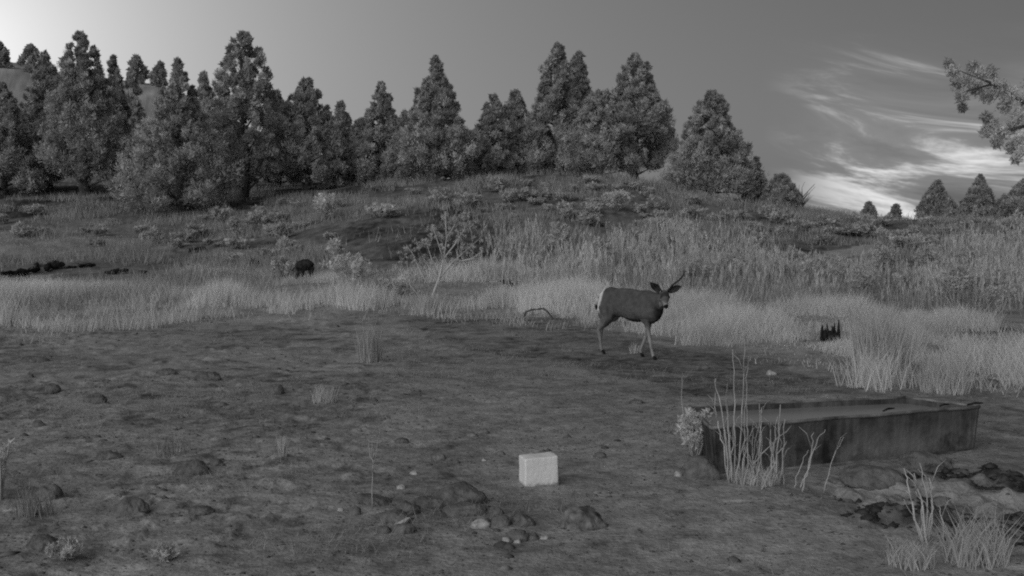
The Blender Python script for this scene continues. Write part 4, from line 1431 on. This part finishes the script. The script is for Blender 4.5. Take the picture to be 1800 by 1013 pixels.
stalk_plant('dry_weed_stalk', 'thin forked dry stalk rising beside the tilted slab', twig, 6, (654, 893), .0042, leaf=False, depth_j=.01)

# leafy plants
shrub('leafy_weed', 'pale leafy plant against the left corner of the trough', 1222, 812, 92, 66, 41, cat='plant', stems=16, heads=6, leaf_px=2.6, puff=.09, leaves=20, upright=.45)
shrub('leafy_weed', 'pale leafy plant half cut by the left edge of the photo', 2, 880, 120, 60, 42, cat='plant', stems=7, heads=4, leaf_px=2.6, puff=.06, leaves=16)
shrub('leafy_weed', 'low pale plant at the bottom edge, lower left', 115, 985, 36, 64, 43, cat='plant', stems=14, heads=4, leaf_px=2.4, puff=.16, leaves=22, mat_leaf=M_SAGE)
shrub('leafy_weed', 'low pale plant at the bottom edge, right of the lower left one', 285, 988, 30, 50, 44, cat='plant', stems=12, heads=4, leaf_px=2.4, puff=.16, leaves=22, mat_leaf=M_SAGE)


# ------------------------------------------------------------------ burnt wood
def log(label, pts, rad, seed, name='burnt_log', material=None, group='charred logs at the top of the left grass', lift=1.2, cat='log'):
    P = [at(*q) for q in pts]
    c = P[0].copy(); g = Geo(); rr = random.Random(seed)
    den = []
    for k in range(len(P) - 1):
        for s in range(5): den.append(P[k].lerp(P[k + 1], s / 5))
    den.append(P[-1])
    den = [q - c + Vector((0, 0, rad * lift + rr.gauss(0, rad * .15))) for q in den]
    g.tube(den, [rad * rr.uniform(.6, 1.25) * (.55 if q_ in (0, len(den) - 1) else 1) for q_ in range(len(den))], 8, rough=.35, seed=seed)
    for k in range(2):
        q = den[rr.randrange(1, len(den) - 1)]
        g.tube([q, q + Vector((rr.uniform(-.1, .1), 0, rad * 1.0)), q + Vector((rr.uniform(-.12, .12), 0, rad * rr.uniform(1.1, 1.6)))], [rad * .35, rad * .22, rad * .1], 5, rough=.2, seed=k)
    o = link(name, g.mesh(name, material or M_CHAR), None, c)
    return tag(o, label, cat, group)


log('long charred log at the left edge, longest of the burnt wood', [(3, 489), (35, 486), (68, 480)], .085, 1)
log('short charred end standing at the tip of the longest log', [(62, 480), (64, 472), (66, 466)], .05, 21)
log('thick charred log chunk right of the longest one', [(80, 480), (88, 474), (100, 475), (113, 472)], .11, 2)
log('thin charred branch pointing right above the grass', [(138, 472), (152, 470), (168, 470)], .05, 3)
log('faint charred piece between the thick chunk and the thin branch', [(114, 474), (136, 472)], .03, 22)
log('low charred log half sunk in grass, left of the pale bushes', [(184, 484), (204, 483), (225, 480)], .06, 4)
log('tiny charred piece in the grass right of the low half sunk log', [(246, 483), (258, 482)], .05, 23)
log('charred chunk in the grass midway along the line of burnt wood', [(318, 474), (332, 472)], .06, 5)
log('charred chunk left of the two beside the dark stump', [(388, 473), (400, 468), (412, 470)], .09, 6)
log('charred chunk right of the two beside the dark stump', [(440, 471), (454, 467)], .10, 7)
log('dark curved branch lying on the grass bank above the charred chunks', [(332, 449), (348, 442), (362, 440)], .07, 8)
log('dark branch tangled in the grass under the tallest rabbitbrush', [(803, 476), (815, 470), (826, 472)], .13, 9, group=None)
log('dark short stick right of the tallest rabbitbrush', [(880, 498), (900, 505)], .05, 10, group=None)
log('pale fallen branch on the dark ground at the right edge', [(1752, 622), (1775, 628), (1805, 645)], .035, 11, material=M_PALEBARK, group=None)
log('dark fallen log by the weeds at the right edge', [(1700, 612), (1745, 618), (1800, 640)], .06, 12, group=None, material=M_BARK)


def bent_stick():
    p = at(946, 560); m_ = p.y / F
    g = Geo()
    pl = [(920, 560), (924, 549), (934, 545), (955, 543), (962, 548), (974, 562)]
    pts = [Vector(((a - 946) * m_, .05 * math.sin(a), (560 - b) * m_)) for a, b in pl]
    pts[0].z = -.03; pts[-1].z = -.03
    g.tube(pts, [.016, .018, .018, .017, .016, .012], 6, rough=.2)
    o = link('bent_stick', g.mesh('bent_stick', M_BARK), None, p)
    tag(o, 'dark bent stick arched over the ground left of the deer', 'stick')


bent_stick()


def jagged_stump():
    p = at(1460, 600); m_ = p.y / F
    root = empty('charred_stump', p)
    tag(root, 'jagged black burnt stump in pale grass right of the deer', 'stump')
    me = rock_mesh(95, 13 * m_, 9 * m_, 15 * m_, .8, 3)
    me.name = 'stump_base'; me.materials.append(M_CHAR)
    link('stump_base', me, root, (1 * m_, 0, 8 * m_))
    sp = [(1447, 573, 4), (1449, 578, 4), (1453, 571, 3), (1457, 580, 5), (1461, 574, 3), (1464, 583, 5), (1468, 570, 4), (1472, 564, 4), (1474, 574, 3), (1452, 581, 7), (1460, 584, 8), (1468, 580, 7)]
    for i, (a, b, w_) in enumerate(sp):
        g = Geo(); x0 = (a - 1460) * m_
        dy = .07 * math.cos(i * 2.2)
        hh = (602 - b) * m_ * 1.0
        g.tube([(x0 * .95, dy, -.05), (x0, dy, hh * .55), (x0 * 1.02, dy * .8, hh)], [w_ * m_ * 1.1, w_ * m_ * .75, .006], 6, rough=.3, seed=i)
        link('splinter', g.mesh('splinter', M_CHAR), root)


jagged_stump()


def domed_stump():
    p = at(534, 494); m_ = p.y / F
    root = empty('charred_stump', p)
    tag(root, 'dark rounded burnt stump standing on root legs in the grass, left of the pale bushes', 'stump')
    me = rock_mesh(91, 18 * m_, 11 * m_, 12 * m_, .5, 3)
    me.name = 'stump_top'; me.materials.append(M_CHAR)
    o = link('stump_top', me, root, (1 * m_, 0, 27 * m_)); o.rotation_euler = (0, R(-8), 0)
    for i, (a, b) in enumerate([(524, 528), (530, 532), (546, 548)]):
        g = Geo()
        g.tube([((b - 534) * m_ * .9, .03 * (-1) ** i, 24 * m_), ((a - 534) * m_, .03 * (-1) ** i, 10 * m_), ((a - 535) * m_, .03 * (-1) ** i, -2 * m_)], [6 * m_, 4.2 * m_, 4.5 * m_], 7, rough=.2, seed=i)
        link('root_leg', g.mesh('root_leg', M_CHAR), root)


domed_stump()


# ------------------------------------------------------------------ mule deer
def coat_material():
    m = bpy.data.materials.new('deer_coat')
    m.use_nodes = True
    t = m.node_tree
    p = [n for n in t.nodes if n.type == 'BSDF_PRINCIPLED'][0]
    a_ = N(t, 'ShaderNodeAttribute', attribute_name='tone')
    tc = N(t, 'ShaderNodeTexCoord')
    n = N(t, 'ShaderNodeTexNoise'); n.inputs['Scale'].default_value = 14; n.inputs['Detail'].default_value = 9; n.inputs['Roughness'].default_value = .7
    L(t, tc.outputs['Object'], n.inputs[0])
    L(t, M(t, 'MULTIPLY', a_.outputs['Fac'], ramp(t, n.outputs['Fac'], .3, .7, .66, 1.4, smooth=False)), p.inputs['Base Color'])
    p.inputs['Roughness'].default_value = .9
    p.inputs['Specular IOR Level'].default_value = .1
    n2 = N(t, 'ShaderNodeTexNoise'); n2.inputs['Scale'].default_value = 160
    L(t, tc.outputs['Object'], n2.inputs[0])
    b = N(t, 'ShaderNodeBump'); b.inputs['Strength'].default_value = .25; b.inputs['Distance'].default_value = .006
    L(t, n2.outputs['Fac'], b.inputs['Height']); L(t, b.outputs[0], p.inputs['Normal'])
    return m


def ell(bm, c, r, rot=None):
    res = bmesh.ops.create_icosphere(bm, subdivisions=3, radius=1.0)
    mtx = Matrix.Translation(Vector(c)) @ (rot.to_matrix().to_4x4() if rot else Matrix()) @ Matrix.Diagonal((r[0], r[1], r[2], 1))
    bmesh.ops.transform(bm, matrix=mtx, verts=res['verts'])


def limb(bm, pts, rad, flat=1.0, sides=10):
    """closed tapering limb through the joints"""
    pts = [Vector(q) for q in pts]; n = len(pts); rings = []
    for i, q in enumerate(pts):
        d = (pts[min(i + 1, n - 1)] - pts[max(i - 1, 0)]).normalized()
        ref = Vector((0, 1, 0)) if abs(d.y) < .9 else Vector((1, 0, 0))
        a = (ref - d * ref.dot(d)).normalized(); b = d.cross(a)
        rings.append([bm.verts.new(q + (a * math.cos(2 * math.pi * k / sides) * flat + b * math.sin(2 * math.pi * k / sides)) * rad[i]) for k in range(sides)])
    for i in range(n - 1):
        for k in range(sides):
            bm.faces.new([rings[i][k], rings[i][(k + 1) % sides], rings[i + 1][(k + 1) % sides], rings[i + 1][k]])
    bm.faces.new(rings[0][::-1]); bm.faces.new(rings[-1])
    for i in (0, n - 1):
        pass


def deer():
    front = at(1139, 631)
    M_COAT = coat_material()
    heading = R(-42)
    # body frame: x forward, y to its left
    bm = bmesh.new()
    # trunk
    ell(bm, (-.36, 0, .69), (.20, .145, .18))
    ell(bm, (-.10, 0, .765), (.44, .085, .10))
    ell(bm, (-.42, 0, .63), (.15, .135, .17))
    ell(bm, (-.12, 0, .665), (.32, .155, .185))
    ell(bm, (.06, 0, .63), (.30, .16, .19))
    ell(bm, (.24, 0, .66), (.20, .145, .20))
    ell(bm, (.32, 0, .62), (.15, .125, .17))
    ell(bm, (.18, 0, .76), (.20, .075, .095))
    # thighs and shoulders
    for s in (-1, 1):
        ell(bm, (-.38, .085 * s, .60), (.145, .075, .20), Euler((0, R(14), 0)))
        ell(bm, (.25, .085 * s, .60), (.10, .065, .17), Euler((0, R(-10), 0)))
    # neck, low and forward
    limb(bm, [(.20, 0, .69), (.34, -.01, .70), (.45, -.04, .735), (.525, -.075, .77)], [.17, .145, .118, .085], .8, 12)
    ell(bm, (.37, -.01, .62), (.12, .09, .12))
    # legs: y < 0 is the camera's side
    limb(bm, [(.26, -.085, .56), (.29, -.085, .46), (.34, -.085, .29), (.375, -.085, .15), (.40, -.085, .075), (.425, -.085, .02)], [.075, .042, .027, .020, .022, .022])
    limb(bm, [(.25, .085, .56), (.22, .085, .46), (.18, .085, .29), (.115, .085, .15), (.085, .085, .075), (.10, .085, .02)], [.075, .042, .027, .020, .022, .022])
    limb(bm, [(-.38, -.085, .62), (-.36, -.09, .48), (-.47, -.09, .34), (-.505, -.09, .30), (-.465, -.09, .15), (-.45, -.09, .07), (-.425, -.09, .02)], [.12, .075, .038, .031, .022, .023, .022])
    limb(bm, [(-.40, .085, .62), (-.42, .09, .48), (-.56, .09, .34), (-.60, .09, .305), (-.60, .09, .15), (-.61, .09, .07), (-.59, .09, .02)], [.12, .075, .038, .031, .022, .023, .022])
    # head: own frame, x to the nose
    yaw = R(-46); pitch = R(24)
    HM = Matrix.Translation((.565, -.095, .805)) @ Euler((0, pitch, yaw), 'XYZ').to_matrix().to_4x4()
    hb = bmesh.new()
    ell(hb, (0, 0, 0), (.095, .068, .075))
    ell(hb, (.05, 0, -.005), (.085, .058, .062))
    limb(hb, [(.02, 0, -.012), (.10, 0, -.022), (.17, 0, -.034), (.205, 0, -.038)], [.062, .046, .035, .030], .95, 12)
    ell(hb, (.195, 0, -.036), (.030, .032, .030))
    ell(hb, (.12, 0, -.05), (.09, .026, .022))
    for s in (-1, 1):
        ell(hb, (.055, .047 * s, .018), (.032, .018, .02))
    me_ = bpy.data.meshes.new('tmp'); hb.transform(HM); hb.to_mesh(me_); hb.free(); bm.from_mesh(me_)
    me = bpy.data.meshes.new('body'); bm.to_mesh(me); bm.free()
    o = bpy.data.objects.new('body', me); COL.objects.link(o)
    md = o.modifiers.new('r', 'REMESH'); md.mode = 'VOXEL'; md.voxel_size = .0085
    ms = o.modifiers.new('s', 'SMOOTH'); ms.factor = .5; ms.iterations = 7
    dg = bpy.context.evaluated_depsgraph_get()
    me2 = bpy.data.meshes.new_from_object(o.evaluated_get(dg)); me2.name = 'body'
    bpy.data.objects.remove(o)
    # coat colour: grey brown, pale rump, throat, legs and belly edge, dark brisket and brow
    n = len(me2.vertices); co = np.zeros(n * 3, np.float32); me2.vertices.foreach_get('co', co); co = co.reshape(-1, 3)
    X, Y_, Z = co.T
    tn = np.full(n, .095)
    tn += .02 * (1 - sstep(Z, .55, .75))
    tn = np.where((X < .5), tn + (.31 - tn) * (1 - sstep(Z, .26, .46)), tn)                      # pale lower legs
    tn = tn + (.18 - tn) * .7 * (1 - sstep(Z, .36, .58)) * sstep(-X, .15, .3)                             # paler hind quarters
    rump = sstep(-X, .415, .455) * sstep(Z, .50, .58) * (1 - sstep(np.abs(Y_), .13, .16))
    tn = tn + (.8 - tn) * rump
    brisk = sstep(X, .06, .30) * (1 - sstep(Z, .47, .56)) * (Z > .40) * (X < .6)
    brisk = np.maximum(brisk, sstep(X, .36, .46) * (1 - sstep(Z, .60, .70)) * (Z > .42))
    legm = (np.abs(Y_) > .045) & (Z < .5)
    tn = tn + (.022 - tn) * brisk * np.where(legm, .0, 1)
    belly = (1 - sstep(Z, .47, .51)) * (Z > .42) * (np.abs(Y_) < .11) * (X < .2) * (X > -.28)
    tn = tn + (.025 - tn) * belly * .9
    hm = HM.inverted(); hc = co @ np.array(hm.to_3x3()).T + np.array(hm.translation)
    hx, hy, hz = hc.T
    inh = (np.hypot(np.hypot(hx - .08, hy), hz) < .2) & (hx > -.01) & (np.abs(hy) < .085) & (Z > .6)
    face = np.full(n, .15)
    face = np.where(hx > .10, .26, face)                                     # pale muzzle
    face = np.where((hx > .0) & (hx < .085) & (hz > .03), .05, face)         # dark brow
    face = np.where((hx > .09) & (hx < .17) & (hz > .0), .14, face)
    face = np.where((hx > .197), .01, face)                                  # black nose
    face = np.where((hz < -.035) & (hx < .15) & (hx > .03), .26, face)
    face = np.where((np.abs(hy) > .03) & (hx > .02) & (hx < .1) & (hz < .0), .24, face)
    face = np.where((hx < .02), .11, face)                     # pale throat
    tn = np.where(inh, face, tn)
    tn = np.where(Z < .03, .012, tn)                                         # hooves' edge
    a_ = me2.attributes.new('tone', 'FLOAT', 'POINT'); a_.data.foreach_set('value', tn.astype(np.float32))
    me2.materials.clear(); me2.materials.append(M_COAT)
    me2.polygons.foreach_set('use_smooth', np.ones(len(me2.polygons), bool))
    root = empty('mule_deer', (0, 0, 0))
    tag(root, 'young mule deer buck walking right with its head turned to the camera', 'deer')
    link('body', me2, root)
    # ears
    for s in (-1, 1):
        eb = bmesh.new(); rows = []
        base = Vector((-.03, .05 * s, .05)); d = Vector((-.05, .78 * s, .62 if s < 0 else .34)).normalized()
        side = d.cross(Vector((1, 0, .1))).normalized(); fw = side.cross(d).normalized()
        if fw.x < 0: fw = -fw
        for i in range(9):
            f = i / 8; wv = .046 * math.sin(math.pi * (f * .86 + .13)) ** .8
            q = base + d * (.19 * f)
            rows.append([eb.verts.new(q + side * wv * math.cos(k / 6 * math.pi) - fw * (wv * .75 * math.sin(k / 6 * math.pi)) * (1 - .4 * f)) for k in range(7)])
        for i in range(8):
            for k in range(6): eb.faces.new([rows[i][k], rows[i][k + 1], rows[i + 1][k + 1], rows[i + 1][k]])
        bmesh.ops.solidify(eb, geom=list(eb.faces), thickness=.007)
        bmesh.ops.recalc_face_normals(eb, faces=eb.faces)
        eb.transform(HM)
        em = bpy.data.meshes.new('ear'); eb.to_mesh(em); eb.free()
        em.materials.append(M_EAR); em.polygons.foreach_set('use_smooth', np.ones(len(em.polygons), bool))
        link('ear', em, root)
        g = Geo()
        if s > 0:
            pts = [(-.01, .035, .06), (-.05, .10, .13), (-.06, .19, .20), (-.03, .235, .29), (0, .225, .38)]
            g.tube([HM @ Vector(q) for q in pts], [.013, .011, .010, .008, .004], 6, rough=.08)
            g.tube([HM @ Vector(q) for q in ((-.06, .19, .20), (-.03, .20, .25), (.0, .19, .285))], [.009, .006, .002], 5)
        else:
            pts = [(-.01, -.035, .06), (-.03, -.055, .09), (-.045, -.085, .135), (-.045, -.10, .17)]
            g.tube([HM @ Vector(q) for q in pts], [.012, .010, .007, .003], 6, rough=.08)
        link('antler', g.mesh('antler', M_ANTLER), root)
        bm_ = bmesh.new(); ell(bm_, HM @ Vector((.068, .052 * s, .022)), (.014, .014, .014))
        bm_obj('eye', bm_, M_EYE, root, True)
    # tail hanging from the pale rump, dark tip
    g = Geo(); g.tube([(-.545, 0, .76), (-.60, -.005, .70), (-.615, -.005, .62)], [.022, .026, .022], 8)
    tm = g.mesh('tail', M_TAIL); link('tail', tm, root)
    g = Geo(); g.tube([(-.615, -.005, .625), (-.618, -.005, .585), (-.612, -.005, .55)], [.022, .02, .004], 8)
    link('tail_tip', g.mesh('tail_tip', M_HOOF), root)
    for (hx_, hy_) in ((.435, -.085), (.108, .085), (-.415, -.09), (-.58, .09)):
        g = Geo()
        for s in (-1, 1):
            g.tube([(hx_ - .012, hy_ + .011 * s, .045), (hx_ + .008, hy_ + .012 * s, .02), (hx_ + .028, hy_ + .010 * s, -.004)], [.012, .015, .010], 6)
        link('hoof', g.mesh('hoof', M_HOOF), root)
    # stand it so that the fore feet come between the two prints in the photograph
    rot = Matrix.Rotation(heading, 3, 'Z')
    off = rot @ Vector((.27, 0, 0))
    sc = DEER_SCALE
    px_, py_ = front.x - off.x * sc, front.y - off.y * sc
    zs = [Hs(*(Vector((px_, py_)) + (rot @ Vector((a, b, 0))).to_2d() * sc)) for a, b in ((.42, -.085), (.10, .085), (-.42, -.09), (-.59, .09))]
    root.location = (px_, py_, sum(zs) / 4 + .0)
    root.rotation_euler = (0, math.atan2(((zs[2] + zs[3]) - (zs[0] + zs[1])) / 2, .77 * sc) , heading)
    root.rotation_mode = 'XYZ'
    root.scale = (sc, sc, sc * 1.06)
    return root


DEER_SCALE = 1.0
M_EAR = mat('ear_fur', .05, .17, scale=14)
M_TAIL = mat('white_tail_fur', .5, .6, scale=10)
deer()
print('grass blades', NG, 'weeds', n)
